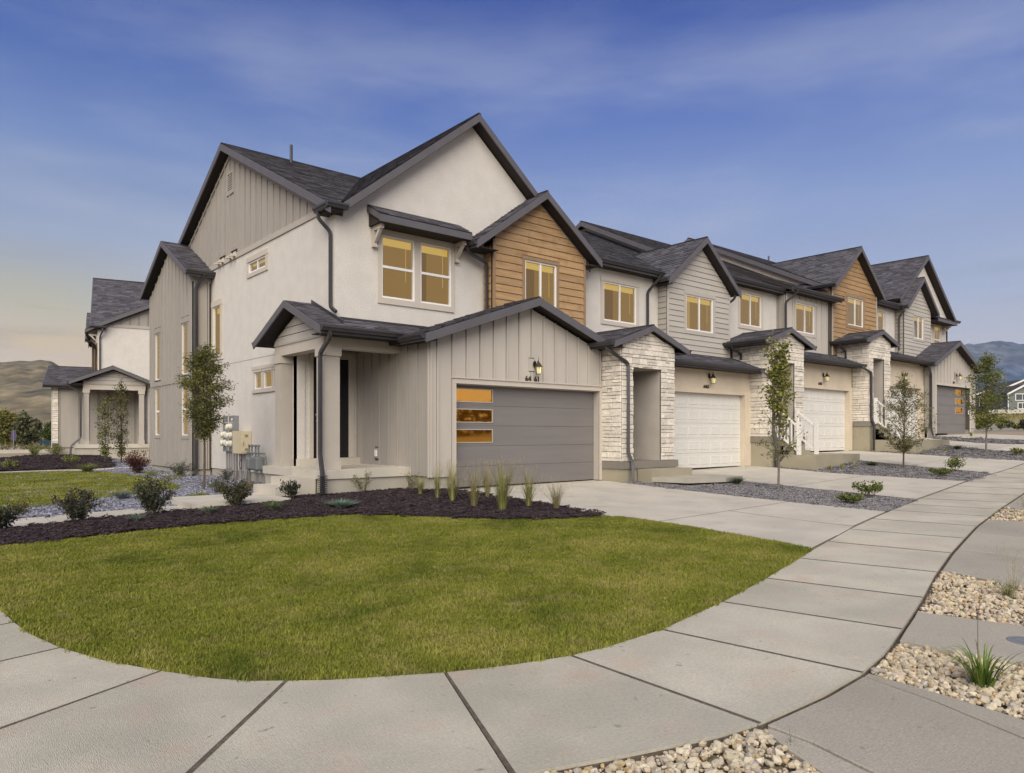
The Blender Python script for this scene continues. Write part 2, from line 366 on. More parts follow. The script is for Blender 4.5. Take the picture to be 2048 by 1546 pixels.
def shingles(par, A, B, C, D, lift=.004):
    A, B, C, D = map(Vector, (A, B, C, D)); n = (B - A).cross(D - A).normalized()
    if n.z < 0: n = -n
    H = ((D - A).length + (C - B).length) / 2; rows = max(1, int(H / .145)); m = MB(); tf = TF[0]; TF[0] = None
    e = (B - A).normalized()
    for i in range(rows):
        t0 = i / rows; t1 = (i + 1.12) / rows
        t1 = min(t1, 1)
        P0 = A.lerp(D, t0); P1 = B.lerp(C, t0); Q0 = A.lerp(D, t1); Q1 = B.lerp(C, t1)
        Lr = (P1 - P0).length
        if Lr < .05: continue
        s = 0; first = True
        while s < Lr - 1e-3:
            w = R.uniform(.16, .40) if not first else R.uniform(.08, .3); first = False
            e1 = min(s + w, Lr); a = s / Lr; b = e1 / Lr; s = e1
            th = .012 + (.010 if R.random() < .45 else 0)
            g = R.choice((.72, .82, .92, 1.0, 1.08, 1.22, 1.38)) * R.uniform(.9, 1.1); col = (g * 1.0, g * .985, g * (1.0 + R.uniform(-.02, .07)))
            p0 = P0.lerp(P1, a) + n * (lift + th); p1 = P0.lerp(P1, b) + n * (lift + th); q1 = Q0.lerp(Q1, b) + n * lift; q0 = Q0.lerp(Q1, a) + n * lift
            r0 = P0.lerp(P1, a) + n * lift * .5; r1 = P0.lerp(P1, b) + n * lift * .5
            m.add([p0, p1, q1, q0, r0, r1], [(0, 1, 2, 3), (4, 5, 1, 0)], 0, col)
    TF[0] = tf
    o = m.build('shingles', 'shingle', par, recalc=False, kind='stuff')
    return o
def roofp(par, A, B, C, D, th=.12, sh=True, name='roof'):
    """roof slab: eave A-B, ridge D-C; top face at the given height"""
    if TF[0]: A, B, C, D = [TF[0](p) for p in (A, B, C, D)]
    A, B, C, D = map(Vector, (A, B, C, D)); n = (B - A).cross(D - A).normalized()
    if n.z < 0: n = -n
    tf = TF[0]; TF[0] = None
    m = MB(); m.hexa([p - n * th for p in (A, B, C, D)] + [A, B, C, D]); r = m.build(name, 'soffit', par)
    if sh: shingles(r, A, B, C, D)
    TF[0] = tf
    return r
def board3(par, p, q, h, t, nrm, mat='fascia', name='fascia', drop=0.0):
    """board along p-q hanging down h from the line, thickness t along nrm"""
    p, q, nrm = Vector(p), Vector(q), Vector(nrm); dz = Vector((0, 0, 1))
    m = MB(); a, b = p - dz * drop, q - dz * drop
    m.hexa([a - dz * h, b - dz * h, b - dz * h + nrm * t, a - dz * h + nrm * t, a, b, b + nrm * t, a + nrm * t]); return m.build(name, mat, par)
def gutter(par, p, q, out):
    p, q, out = Vector(p), Vector(q), Vector(out); dz = Vector((0, 0, 1)); m = MB()
    prof = [(0, 0), (0, -.115), (.075, -.115), (.10, -.06), (.125, -.045), (.125, 0), (.112, 0), (.112, -.03), (.012, -.03), (.012, 0)]
    n = len(prof); vs = [p + out * a + dz * b for a, b in prof] + [q + out * a + dz * b for a, b in prof]
    m.add(vs, [(i, (i + 1) % n, n + (i + 1) % n, n + i) for i in range(n)] + [(0, 1, 2, 3, 4, 5, 6, 7, 8, 9), tuple(range(2 * n - 1, n - 1, -1))])
    return m.build('gutter', 'gutter', par)
def downspout(par, pts, r=.044):
    # round off the elbows
    P = [Vector(p) for p in pts]; out = [P[0]]
    for a, b, c in zip(P, P[1:], P[2:]):
        k = min(.07, (b - a).length * .4, (c - b).length * .4)
        out += [b + (a - b).normalized() * k, b + (a - b).normalized() * k * .25 + (c - b).normalized() * k * .25, b + (c - b).normalized() * k]
    out.append(P[-1]); m = MB(); m.tube(out, r, 4); return m.build('downspout', 'gutter', par)
def front_gable(par, xc, z, sl, xl, xr, yf, yb, th=.14, rake=.2, gut=True):
    zl = z - sl * (xc - xl); zr = z - sl * (xr - xc)
    a = roofp(par, (xl, yf, zl), (xl, yb, zl), (xc, yb, z), (xc, yf, z), th)
    b = roofp(par, (xr, yb, zr), (xr, yf, zr), (xc, yf, z), (xc, yb, z), th)
    board3(a, (xl, yf, zl), (xc, yf, z), rake, .035, (0, -1, 0)); board3(b, (xc, yf, z), (xr, yf, zr), rake, .035, (0, -1, 0))
    m = MB(); m.hexa([(xc - .06, yf - .02, z - .015), (xc + .06, yf - .02, z - .015), (xc + .06, yb, z - .015), (xc - .06, yb, z - .015), (xc - .03, yf - .02, z + .03), (xc + .03, yf - .02, z + .03), (xc + .03, yb, z + .03), (xc - .03, yb, z + .03)])
    m.build('ridge_cap', 'roof_dark', par)
    return a, b, zl, zr
def stones(par, fr, u0, u1, z0, z1, tops=(), holes=(), state=None):
    z = z0
    while z < z1 - .03:
        h = R.choice((.09, .12, .15, .17, .20)); h = min(h, z1 - z)
        if z1 - (z + h) < .05: h = z1 - z
        u = u0
        while u < u1 - .01:
            w = R.uniform(.14, .46) if h > .12 else R.uniform(.22, .55)
            if u1 - (u + w) < .12: w = u1 - u
            sub = [(z, z + h)]
            if h > .16 and R.random() < .3: k = z + h * R.uniform(.4, .6); sub = [(z, k), (k, z + h)]
            for (p, q) in sub:
                dd = R.uniform(.012, .04); m = MB()
                for s in pieces(u + .005, u + w - .005, p + .005, q - .005, tops, holes):
                    ua, ub, za, ta, tb = s
                    if ub - ua < .012 or max(ta, tb) - za < .012: continue
                    k = min(.008, (ub - ua) * .2, (max(ta, tb) - za) * .25)
                    a = [fr(ua, 0, za), fr(ub, 0, za), fr(ub, 0, tb), fr(ua, 0, ta)]
                    j = lambda: R.uniform(-.004, .004)
                    c = [fr(ua, dd * .6, za), fr(ub, dd * .6, za), fr(ub, dd * .6, tb), fr(ua, dd * .6, ta)]
                    e = [fr(ua + k, dd + j(), za + k), fr(ub - k, dd + j(), za + k), fr(ub - k, dd + j(), max(tb - k, za + k)), fr(ua + k, dd + j(), max(ta - k, za + k))]
                    m.add(a + c + e, [(0, 1, 5, 4), (1, 2, 6, 5), (2, 3, 7, 6), (3, 0, 4, 7), (4, 5, 9, 8), (5, 6, 10, 9), (6, 7, 11, 10), (7, 4, 8, 11), (8, 9, 10, 11)])
                m.build('stone', 'stone', par)
            u += w
        z += h
def lamp(par, x, y, z):
    """coach lamp on the wall plane y, centre height z"""
    m = MB(); yy = y - .17
    m.lathe((x - 0, yy, z - .02), [(.012, .12), (.03, .10), (.085, .02), (.10, 0), (.10, -.012), (.02, -.012)], 8)
    m.tube([(x, yy, z + .08), (x, yy, z + .22)], [.012, .004], 6)
    l = m.build('wall_lamp', 'bronze', par)
    b = MB(); b.lathe((0, 0, 0), [(.02, 0), (.055, .01), (.06, .015)], 10); vs = [(x + p[0], y - p[2] * 2, z + .05 + p[1] * 1.5) for p in b.v]; b2 = MB(); b2.add(vs, b.f)
    b2.build('backplate', 'black_metal', l)
    b = MB(); b.tube([(x, y - .02, z + .05), (x, y - .07, z - .03), (x, y - .12, z + .02), (x, y - .14, z + .12), (x, yy, z + .12)], .011, 6); b.build('arm', 'black_metal', l)
    b = MB(); b.lathe((x, yy, z - .03), [(.052, -.18), (.078, 0)], 6); b.build('lantern_glass', 'lamp_glass', l)
    b = MB()
    for k in range(6):
        a = 2 * math.pi * k / 6
        b.tube([(x + .08 * math.cos(a), yy + .08 * math.sin(a), z - .03), (x + .055 * math.cos(a), yy + .055 * math.sin(a), z - .21)], .006, 4)
    b.lathe((x, yy, z - .215), [(.06, 0), (.06, .012)], 6)
    b.build('lantern_cage', 'black_metal', l)
    lt = bpy.data.lights.new('lamp_light', 'POINT'); lt.energy = .55; lt.color = (1, .78, .35); lt.shadow_soft_size = .05
    lo = bpy.data.objects.new('lamp_light', lt); S.collection.objects.link(lo); lo.location = Vector((x, y - .30, z - .14)) - ORG[par.name]; lo.parent = par
def digits(par, text, x, y, z, size, gap=1.0):
    fc = bpy.data.curves.new('house_number', 'FONT'); fc.body = text; fc.size = size; fc.extrude = .008; fc.offset = .0; fc.align_x = 'CENTER'; fc.space_character = gap
    tmp = bpy.data.objects.new('tmp', fc); S.collection.objects.link(tmp); dg = bpy.context.evaluated_depsgraph_get(); dg.update()
    me = bpy.data.meshes.new_from_object(tmp.evaluated_get(dg)); bpy.data.objects.remove(tmp)
    me.transform(Matrix.Rotation(math.pi / 2, 4, 'X')); me.transform(Matrix.Translation(Vector((x, y, z)) - ORG[par.name])); me.materials.clear(); me.materials.append(M['digit'])
    o = bpy.data.objects.new('house_number', me); S.collection.objects.link(o); o.parent = par; ORG[o.name] = ORG[par.name]; return o
def garage_door(par, x0, x1, y, z0, h, kind, win=None):
    m = MB(); m.box(x0, x1, y + .05, y + .08, z0, z0 + h); gd = m.build('garage_door', 'door_grey' if kind == 'grey' else 'white_paint', par)
    n = 5; ph = h / n
    for i in range(n):
        a = z0 + i * ph + .003; b = z0 + (i + 1) * ph - .003; m = MB(); holes = []
        mat = 'door_grey' if kind == 'grey' else 'white_paint'
        wins = []
        if win and i >= 2:
            wu0, wu1 = win; zz = a + .07, b - .08; holes = [(wu0, wu1, zz[0], zz[1])]; wins = [(wu0, wu1, *zz)]
        for q in pieces(x0 + .004, x1 - .004, a, b, (), holes): m.prism(FY(y), q, -.045, 0)
        if kind == 'white':
            w = (x1 - x0) / 8
            for k in range(8):
                u0 = x0 + k * w + .05; u1 = x0 + (k + 1) * w - .05; c0 = a + .10; c1 = b - .10
                P = [(u0, c0), (u1, c0), (u1, c1), (u0, c1)]; Q = [(u0 + .025, c0 + .025), (u1 - .025, c0 + .025), (u1 - .025, c1 - .025), (u0 + .025, c1 - .025)]
                Qi = [(u0 + .04, c0 + .04), (u1 - .04, c0 + .04), (u1 - .04, c1 - .04), (u0 + .04, c1 - .04)]
                vs = [(p[0], y - .0005, p[1]) for p in P] + [(p[0], y - .012, p[1]) for p in Q] + [(p[0], y - .007, p[1]) for p in Qi]
                m.add(vs, [(0, 1, 5, 4), (1, 2, 6, 5), (2, 3, 7, 6), (3, 0, 4, 7), (4, 5, 9, 8), (5, 6, 10, 9), (6, 7, 11, 10), (7, 4, 8, 11), (8, 9, 10, 11)])
        m.build('door_panel', mat, gd)
        for (a0, a1, b0, b1) in wins:
            m = MB(); f = .02
            m.box(a0, a1, y - .015, y - .001, b0, b0 + f); m.box(a0, a1, y - .02, y - .001, b1 - f, b1); m.box(a0, a0 + f, y - .02, y - .001, b0 + f, b1 - f); m.box(a1 - f, a1, y - .02, y - .001, b0 + f, b1 - f)
            m.build('pane_frame', 'trim_grey', gd)
            m = MB(); m.box(a0 + f, a1 - f, y + .004, y + .010, b0 + f, b1 - f); m.build('glass_pane', 'amber_sheen', gd)
            m = MB(); m.add([(a0, y + .044, b0), (a1, y + .044, b0), (a1, y + .044, b1), (a0, y + .044, b1)], [(0, 1, 2, 3)]); m.build('pane_glow', 'amber_glow', gd, recalc=False)  # glowing sheet added behind the pane for its amber reflection
    return gd
# ---------------------------------------------------------------- row of townhouses
EV = [14.75]            # eave line of the main roofs
RY = 21.85              # main ridge
def main_roof(par, x0, x1, zr, sl=.49, rake_l=False, rake_r=False, gut=None, ye=14.75):
    ze = zr - sl * (RY - 14.75); zy = zr - sl * (RY - ye)
    a = roofp(par, (x0, ye, zy), (x1, ye, zy), (x1, RY, zr), (x0, RY, zr), .14)
    b = roofp(par, (x1, 28.95, ze), (x0, 28.95, ze), (x0, RY, zr), (x1, RY, zr), .14, sh=bool(rake_l))
    if rake_l:
        board3(a, (x0, 14.75, ze), (x0, RY, zr), .2, .035, (-1, 0, 0)); board3(b, (x0, RY, zr), (x0, 28.95, ze), .2, .035, (-1, 0, 0))
    if rake_r:
        board3(a, (x1, 14.75, ze), (x1, RY, zr), .2, .035, (1, 0, 0)); board3(b, (x1, RY, zr), (x1, 28.95, ze), .2, .035, (1, 0, 0))
    m = MB(); m.hexa([(x0 - .02, RY - .08, zr - .02), (x1, RY - .08, zr - .02), (x1, RY + .08, zr - .02), (x0 - .02, RY + .08, zr - .02), (x0 - .02, RY - .04, zr + .03), (x1, RY - .04, zr + .03), (x1, RY + .04, zr + .03), (x0 - .02, RY + .04, zr + .03)])
    m.build('ridge_cap', 'roof_dark', par)
    for (g0, g1) in (gut or []):
        board3(par, (g0, 14.76, ze), (g1, 14.76, ze), .17, .02, (0, -1, 0)); gutter(par, (g0, 14.74, ze + .01), (g1, 14.74, ze + .01), (0, -1, 0))
    return ze
def vsoffit(par, x0, x1, y0, y1, z):
    """dark vented soffit boards under an eave"""
    n = max(2, int((x1 - x0) / .2))
    for i in range(n):
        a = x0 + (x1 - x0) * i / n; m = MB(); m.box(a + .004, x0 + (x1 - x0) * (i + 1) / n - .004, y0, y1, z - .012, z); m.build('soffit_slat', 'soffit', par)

def unit_one(par, ps=0.0, full=True, gw=0.0):
    """corner unit: side towards -X, front towards -Y. ps moves the side porch along the wall."""
    fs = FX(7.52)
    # ---- foundation, side walls
    m = MB(); m.box(7.55, 15.2, 17.2, 28.5, -.7, .2); m.box(9.22, 9.7, 13.79 + gw, 17.19, -.7, .275); m.build('foundation', 'found', par)
    g = gable(21.85, 9.62, .49)
    hs = [(19.12, 20.36, 5.76, 6.08), (22.72, 23.36, 3.68, 5.22), (19.42, 19.90, 2.50, 2.96), (18.68, 19.24, 2.50, 2.96), (17.95, 18.50, 2.50, 2.96)]
    hs = hs + [(23.7, 28.3, .4, 6.1)]
    wall(par, fs, 15.1, 28.6, 3.3, 6.39, [(15.1, 6.22, 21.85, 9.62)], hs, 'stucco')
    wall(par, fs, 17.13, 28.6, .2, 3.3, (), hs, 'stucco')
    m = MB(); m.fbox(fs, 17.13, 23.5, .001, .006, 3.352, 3.366); m.build('wall_joint', 'stucco_grey', par)
    trimb(par, fs, 15.42, 28.6, 6.39, 6.54, .001, .035, 'trim_grey', 'band_board')
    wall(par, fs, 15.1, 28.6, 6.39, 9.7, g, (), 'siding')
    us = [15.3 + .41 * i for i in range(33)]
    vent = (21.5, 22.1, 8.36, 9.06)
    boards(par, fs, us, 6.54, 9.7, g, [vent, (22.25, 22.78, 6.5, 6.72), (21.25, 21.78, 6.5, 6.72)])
    # frieze under the rakes
    for q in (1, -1):
        p0 = (7.52 - .02, 21.85 - q * 6.6, 9.55 - .49 * 6.6); p1 = (7.52 - .02, 21.85, 9.55); board3(par, p0, p1, .09, .03, (-1, 0, 0), 'siding', 'frieze_board')
    v = MB(); v.fbox(fs, 21.5, 22.1, .002, .045, 8.36, 8.45); v.fbox(fs, 21.5, 22.1, .002, .045, 8.97, 9.06); v.fbox(fs, 21.5, 21.6, .002, .045, 8.45, 8.97); v.fbox(fs, 22.0, 22.1, .002, .045, 8.45, 8.97)
    vo = v.build('gable_vent', 'siding', par); v = MB(); v.fbox(fs, 21.6, 22.0, .002, .01, 8.45, 8.97); v.build('vent_back', 'door_black', vo)
    for i in range(8):
        v = MB(); z = 8.46 + i * .064; v.hexa([fs(21.6, .03, z), fs(22.0, .03, z), fs(22.0, .04, z), fs(21.6, .04, z), fs(21.6, .012, z + .045), fs(22.0, .012, z + .045), fs(22.0, .02, z + .05), fs(21.6, .02, z + .05)]); v.build('louvre_slat', 'trim_grey', vo)
    if full:
        for y in (22.70, 22.38, 21.70, 21.38):
            v = MB(); v.fbox(fs, y - .085, y + .085, .036, .06, 6.43, 6.58); v.hexa([fs(y - .06, .06, 6.46), fs(y + .06, .06, 6.46), fs(y + .06, .20, 6.42), fs(y - .06, .20, 6.42), fs(y - .06, .06, 6.55), fs(y + .06, .06, 6.55), fs(y + .06, .20, 6.47), fs(y - .06, .20, 6.47)])
            v.build('exhaust_vent', 'trim', par)
        for (a, b) in ((22.25, 22.78), (21.25, 21.78)): trimb(par, fs, a, b, 6.66, 6.72, .001, .03, 'siding', 'vent_block')
    window(par, fs, hs[0], 'slider', (18.97, 20.48, 5.65, 6.22), 'trim', wand=False, deep=.9)
    window(par, fs, hs[1], 'fixed', (22.55, 23.5, 3.55, 5.40), 'trim', wand=False, deep=1.2)
    c = None
    for h in hs[2:5]: window(par, fs, h, 'fixed', (h[0] - .05, h[1] + .05, 2.41, 3.11), 'trim', wand=False, deep=.8, room='room_side', blind=False)
    trimb(par, fs, 17.8, 20.06, 3.03, 3.12, .001, .05); trimb(par, fs, 17.8, 20.06, 2.39, 2.47, .001, .045)
    # ---- tall bay on the side
    fb = FX(6.94); gb = gable(26.0, 7.43, .52)
    m = MB(); m.box(6.98, 7.5, 23.62, 28.4, -.7, .15); m.build('foundation', 'found', par)
    hb = [(23.96, 24.60, 3.16, 4.80), (27.18, 27.76, 3.16, 4.80), (23.96, 24.60, 1.22, 2.88), (27.18, 27.76, 1.22, 2.88)]
    wall(par, fb, 23.58, 28.43, .15, 7.5, gb, hb, 'siding', .15)
    us = [23.70, 24.08, 24.46, 24.88, 25.28, 25.68, 26.08, 26.48, 26.88, 27.28, 27.68, 28.08, 28.36]
    nh = [(a - .12, b + .12, z0 - .12, z1 + .2) for a, b, z0, z1 in hb]
    boards(par, fb, us, .16, 2.93, (), nh); boards(par, fb, us, 3.09, 7.5, gb, nh)
    trimb(par, fb, 23.56, 28.45, 2.93, 3.09, .001, .04, 'siding', 'band_board'); trimb(par, fb, 23.58, 23.69, .15, 6.15, .002, .04, 'siding', 'corner_board'); trimb(par, fb, 28.37, 28.45, .15, 6.15, .002, .04, 'siding', 'corner_board')
    for i, h in enumerate(hb):
        window(par, fb, h, 'fixed' if i < 2 else 'hung', (h[0] - .11, h[1] + .11, h[2] - .11 if i > 1 else h[2] - .03, h[3] + (.17 if i < 2 else .03)), 'siding', wand=False, room='room_pale' if i < 2 else 'room', blind=False, deep=.9, side=.1)
    fr_ = FY(23.58); wall(par, fr_, 6.94, 7.5, .15, 6.3, (), (), 'siding', .1); boards(par, fr_, [7.0, 7.42], .16, 6.15); trimb(par, fr_, 6.9, 7.5, 6.0, 6.2, .002, .03, 'siding', 'frieze_board')
    for s in (1, -1):
        y0 = 26.0 - s * 2.72; z0 = 7.70 - .52 * 2.72
        a, b = ((6.68, y0, z0), (7.55, y0, z0)) if s == 1 else ((7.55, y0, z0), (6.68, y0, z0))
        rr = roofp(par, a, b, (7.55 if s == 1 else 6.68, 26.0, 7.70), (6.68 if s == 1 else 7.55, 26.0, 7.70), .12)
        board3(rr, (6.68, y0, z0), (6.68, 26.0, 7.70), .19, .035, (-1, 0, 0))
        gutter(par, (6.66, y0, z0 + .01), (7.55, y0, z0 + .01), (0, -s, 0)); board3(par, (6.66, y0, z0), (7.55, y0, z0), .16, .02, (0, s, 0), name='eave_board')
    # ---- main roof
    ze = 9.82 - .49 * 7.1
    main_roof(par, 7.25, 15.24, 9.82, rake_l=True, ye=15.13); roofp(par, (7.25, 14.75, 6.341), (7.60, 14.75, 6.341), (7.60, 15.13, 6.527), (7.25, 15.13, 6.527), .12)
    # cornice return at the front corner
    gutter(par, (7.27, 14.76, 6.39), (7.27, 15.48, 6.39), (-1, 0, 0)); gutter(par, (7.15, 14.80, 6.39), (7.66, 14.80, 6.39), (0, -1, 0))
    m = MB(); m.box(7.27, 7.60, 14.80, 15.45, 6.24, 6.385); m.build('cornice_return', 'soffit', par)
    downspout(par, [(7.22, 15.32, 6.28), (7.22, 15.32, 6.14), (7.455, 15.20, 5.85), (7.455, 15.20, 4.15), (7.50, 15.0, 4.02)])
    downspout(par, [(7.2, 23.2, 6.22), (7.16, 23.36, 6.10), (7.03, 23.50, 5.80), (7.03, 23.50, .12), (6.9, 23.3, .0)], .06)
    # plumbing vent
    m = MB(); m.tube([(9.2, 21.4, 9.5), (9.2, 21.4, 10.15)], .045, 8); m.build('vent_pipe', 'gutter', par)
    # ---- upper front wall with gable
    f1 = FY(15.1); g1 = gable(11.40, 9.27, .80)
    hw = [(8.70, 9.63, 4.50, 5.99), (9.79, 10.72, 4.50, 5.99)]
    wall(par, f1, 7.72, 15.24, 3.3, 9.4, g1, hw + [(11.95, 15.1, 3.5, 6.25)], 'stucco')
    for h in hw: window(par, f1, h, 'hung', False, 'trim', deep=1.3)
    m = MB(); m.fbox(f1, 8.61, 8.70, .001, .03, 4.5, 5.99); m.fbox(f1, 9.63, 9.79, .001, .03, 4.5, 5.99); m.fbox(f1, 10.72, 10.81, .001, .03, 4.5, 5.99); m.fbox(f1, 8.61, 10.81, .001, .032, 4.36, 4.5); m.fbox(f1, 8.60, 10.82, .001, .036, 5.99, 6.13); m.build('window_casing', 'trim', par)
    front_gable(par, 11.40, 9.50, .80, 7.56, 15.5, 14.80, 21.6)
    # window awning
    aw = roofp(par, (8.34, 14.52, 6.30), (10.96, 14.52, 6.30), (10.96, 15.1, 6.63), (8.34, 15.1, 6.63), .06)
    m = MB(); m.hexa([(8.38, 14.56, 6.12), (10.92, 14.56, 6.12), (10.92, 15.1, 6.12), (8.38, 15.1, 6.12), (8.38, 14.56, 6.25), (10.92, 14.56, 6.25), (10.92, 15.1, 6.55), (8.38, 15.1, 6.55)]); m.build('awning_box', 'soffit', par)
    board3(par, (8.34, 14.54, 6.28), (10.96, 14.54, 6.28), .16, .03, (0, -1, 0)); board3(par, (10.955, 14.53, 6.29), (10.955, 15.1, 6.60), .14, .03, (1, 0, 0)); board3(par, (8.345, 14.53, 6.29), (8.345, 15.1, 6.60), .14, .02, (-1, 0, 0))
    for x in (8.50, 10.86):
        m = MB(); m.box(x - .045, x + .045, 15.0, 15.095, 5.68, 6.12); m.box(x - .045, x + .045, 14.68, 15.0, 6.02, 6.12)
        m.hexa([(x - .035, 14.99, 5.74), (x + .035, 14.99, 5.74), (x + .035, 15.0, 5.80), (x - .035, 15.0, 5.80), (x - .035, 14.72, 6.02), (x + .035, 14.72, 6.02), (x + .035, 14.84, 6.02), (x - .035, 14.84, 6.02)]); m.box(x - .055, x + .055, 14.98, 15.098, 5.64, 5.69)
        m.build('bracket', 'trim', par)
    # ---- wood-clad bay
    f2 = FY(14.74); g2 = gable(13.45, 7.60, .72); hh = [(12.90, 14.08, 4.72, 5.99)]
    wall(par, f2, 11.89, 15.24, 4.0, 7.7, g2, hh, 'wood'); 
    laps(par, f2, 11.87, 15.16, 4.0, 7.7, g2, [(12.80, 14.17, 4.6, 6.10)], .20, 'wood')
    for a, b in ((11.79, 11.87), (15.16, 15.24)): trimb(par, f2, a, b, 4.0, 6.35, .001, .035, 'wood_trim', 'corner_board')
    window(par, f2, hh[0], 'slider', (12.80, 14.17, 4.6, 6.08), 'wood_trim', side=.09)
    fx = FX(11.79); wall(par, fx, 14.74, 15.08, 4.0, 6.3, (), (), 'wood', .1); laps(par, fx, 14.80, 15.08, 4.0, 6.2, (), (), .2, 'wood')
    a, b, zl, zr = front_gable(par, 13.45, 7.86, .72, 11.05, 15.62, 14.44, 17.0)
    gutter(par, (11.05, 14.42, zl), (11.05, 15.1, zl), (-1, 0, 0)); board3(par, (11.06, 14.44, zl), (11.06, 15.1, zl), .17, .02, (-1, 0, 0))
    m = MB(); m.box(11.1, 11.8, 14.5, 15.08, zl - .14, zl - .12); m.box(15.2, 15.6, 14.5, 15.08, zr - .16, zr - .14); m.build('soffit_panel', 'soffit', par)
    downspout(par, [(10.98, 14.75, zl - .1), (11.05, 14.78, zl - .25), (11.70, 14.86, 5.72), (11.70, 14.86, 4.36), (11.66, 14.70, 4.28)])
    # ---- garage wing
    f3 = FY(13.75 + gw); g3 = gable(12.2, 4.46, .35); op = (9.90, 14.77, -.1, 2.45)
    wall(par, f3, 9.38, 14.89, .275, 4.5, g3, [op], 'siding', .25)
    m = MB(); m.fbox(f3, 9.71, 9.8, -.25, -.012, -.7, .27); m.build('foundation', 'found', par)
    us = [9.20, 9.38, 9.80, 10.21, 10.62, 11.03, 11.44, 11.85, 12.26, 12.67, 13.08, 13.50, 13.92, 14.33, 14.80]
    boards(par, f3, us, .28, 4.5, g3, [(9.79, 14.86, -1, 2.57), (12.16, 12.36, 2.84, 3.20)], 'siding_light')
    m = MB(); m.fbox(f3, 9.79, 9.90, .001, .03, 0, 2.45); m.fbox(f3, 14.77, 14.87, .001, .03, 0, 2.45); m.fbox(f3, 9.79, 14.87, .001, .034, 2.45, 2.57); m.fbox(f3, 9.76, 14.88, .001, .06, 2.57, 2.60); m.build('door_casing', 'trim', par)
    m = MB(); m.box(9.903, 9.915, 13.76, 13.94, 0, 2.43); m.box(14.75, 14.767, 13.76, 13.94, 0, 2.43); m.box(9.903, 14.767, 13.76, 13.94, 2.432, 2.447); m.build('door_jamb', 'trim_grey', par)
    if full:
        garage_door(par, 9.905, 14.765, 13.95, 0.005, 2.44, 'grey', (10.02, 11.16))
        trimb(par, f3, 12.16, 12.36, 2.86, 3.18, .016, .03, 'siding_light', 'lamp_block'); lamp(par, 12.33, 13.72, 2.99)
        digits(par, '64', 12.12, 13.710, 2.60, .20); digits(par, '61', 12.42, 13.710, 2.60, .20)
    a, b, zl, zr = front_gable(par, 12.2, 4.67, .35, 8.82, 14.80, 13.38 + gw, 15.3, .12)
    gutter(par, (8.82, 13.38 + gw, zl), (8.82, 14.4 + ps, zl), (-1, 0, 0)); board3(par, (8.83, 13.4 + gw, zl), (8.83, 14.4, zl), .16, .02, (-1, 0, 0))
    m = MB(); m.box(8.86, 9.17, 13.42 + gw, 14.95, zl - .13, zl - .11); m.build('soffit_panel', 'soffit', par)
    # side of the garage wing, boarded
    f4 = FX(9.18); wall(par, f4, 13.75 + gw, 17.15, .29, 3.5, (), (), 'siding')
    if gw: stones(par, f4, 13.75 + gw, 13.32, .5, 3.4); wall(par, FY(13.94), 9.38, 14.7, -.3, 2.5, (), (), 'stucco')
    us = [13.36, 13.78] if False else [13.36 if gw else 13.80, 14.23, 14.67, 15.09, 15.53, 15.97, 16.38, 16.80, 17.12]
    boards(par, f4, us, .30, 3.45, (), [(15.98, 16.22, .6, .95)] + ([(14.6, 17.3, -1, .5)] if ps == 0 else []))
    if not gw: trimb(par, f4, 13.752, 13.80, .28, 3.4, .002, .04, 'siding_light', 'corner_board')
    if full:
        trimb(par, f4, 16.0, 16.2, .66, .92, .015, .03, 'siding', 'outlet_block'); m = MB(); m.fbox(f4, 16.06, 16.14, .031, .07, .71, .87); m.build('outlet_cover', 'vinyl', par)
        trimb(par, f4, 14.55, 17.0, .472, .50, .0155, .03, 'trim', 'flashing'); trimb(par, f4, 14.53, 14.56, .27, .50, .0155, .03, 'trim', 'flashing')
    # ---- side porch
    def py(y): return y + ps
    m = MB(); m.box(6.97, 9.17, py(14.60), py(17.95), .285, .472)
    sl_ = m.build('porch_slab', 'concrete', par); m = MB(); m.box(7.02, 9.17, py(14.64), py(17.90), -.7, .285); m.build('porch_base', 'found', par)
    if full:
        m = MB(); m.box(7.50, 9.17, 16.98, 17.15, .472, .655); m.build('door_step', 'concrete', par)
        for (x0, x1, z) in ((6.46, 6.97, .31), (6.06, 6.46, .145)):
            m = MB(); m.box(x0, x1 + .02 if x1 < 6.9 else x1, 14.92, 16.15, -.4, z); m.build('porch_step', 'concrete', par)
    f5 = FY(17.15)
    hd = (7.94, 8.95, .655, 3.22)
    wall(par, f5, 7.52, 9.18, .2, 3.45, (), [hd], 'stucco', .2)
    m = MB(); m.box(7.955, 8.935, 17.18, 17.22, .66, 3.20); dr = m.build('front_door', 'door_black', par)
    for zz in ((.80, 1.45), (1.60, 2.35), (2.5, 3.02)):
        for xx in ((8.10, 8.40), (8.48, 8.78)):
            m = MB(); m.box(xx[0], xx[1], 17.168, 17.18, *zz); m.build('door_panel', 'door_black', dr)
    m = MB(); m.tube([(8.03, 17.17, 1.60), (8.03, 17.13, 1.60), (8.13, 17.13, 1.60)], .012, 6); m.lathe((8.03, 17.15, 1.74), [(.03, 0), (.03, .03)], 8); m.build('door_handle', 'steel', dr)
    m = MB(); m.fbox(f5, 7.84, 7.945, .001, .03, .66, 3.22); m.fbox(f5, 7.84, 9.10, .001, .035, 3.22, 3.36); m.fbox(f5, 8.945, 9.07, .001, .03, .66, 3.22); m.build('door_casing', 'trim', par)
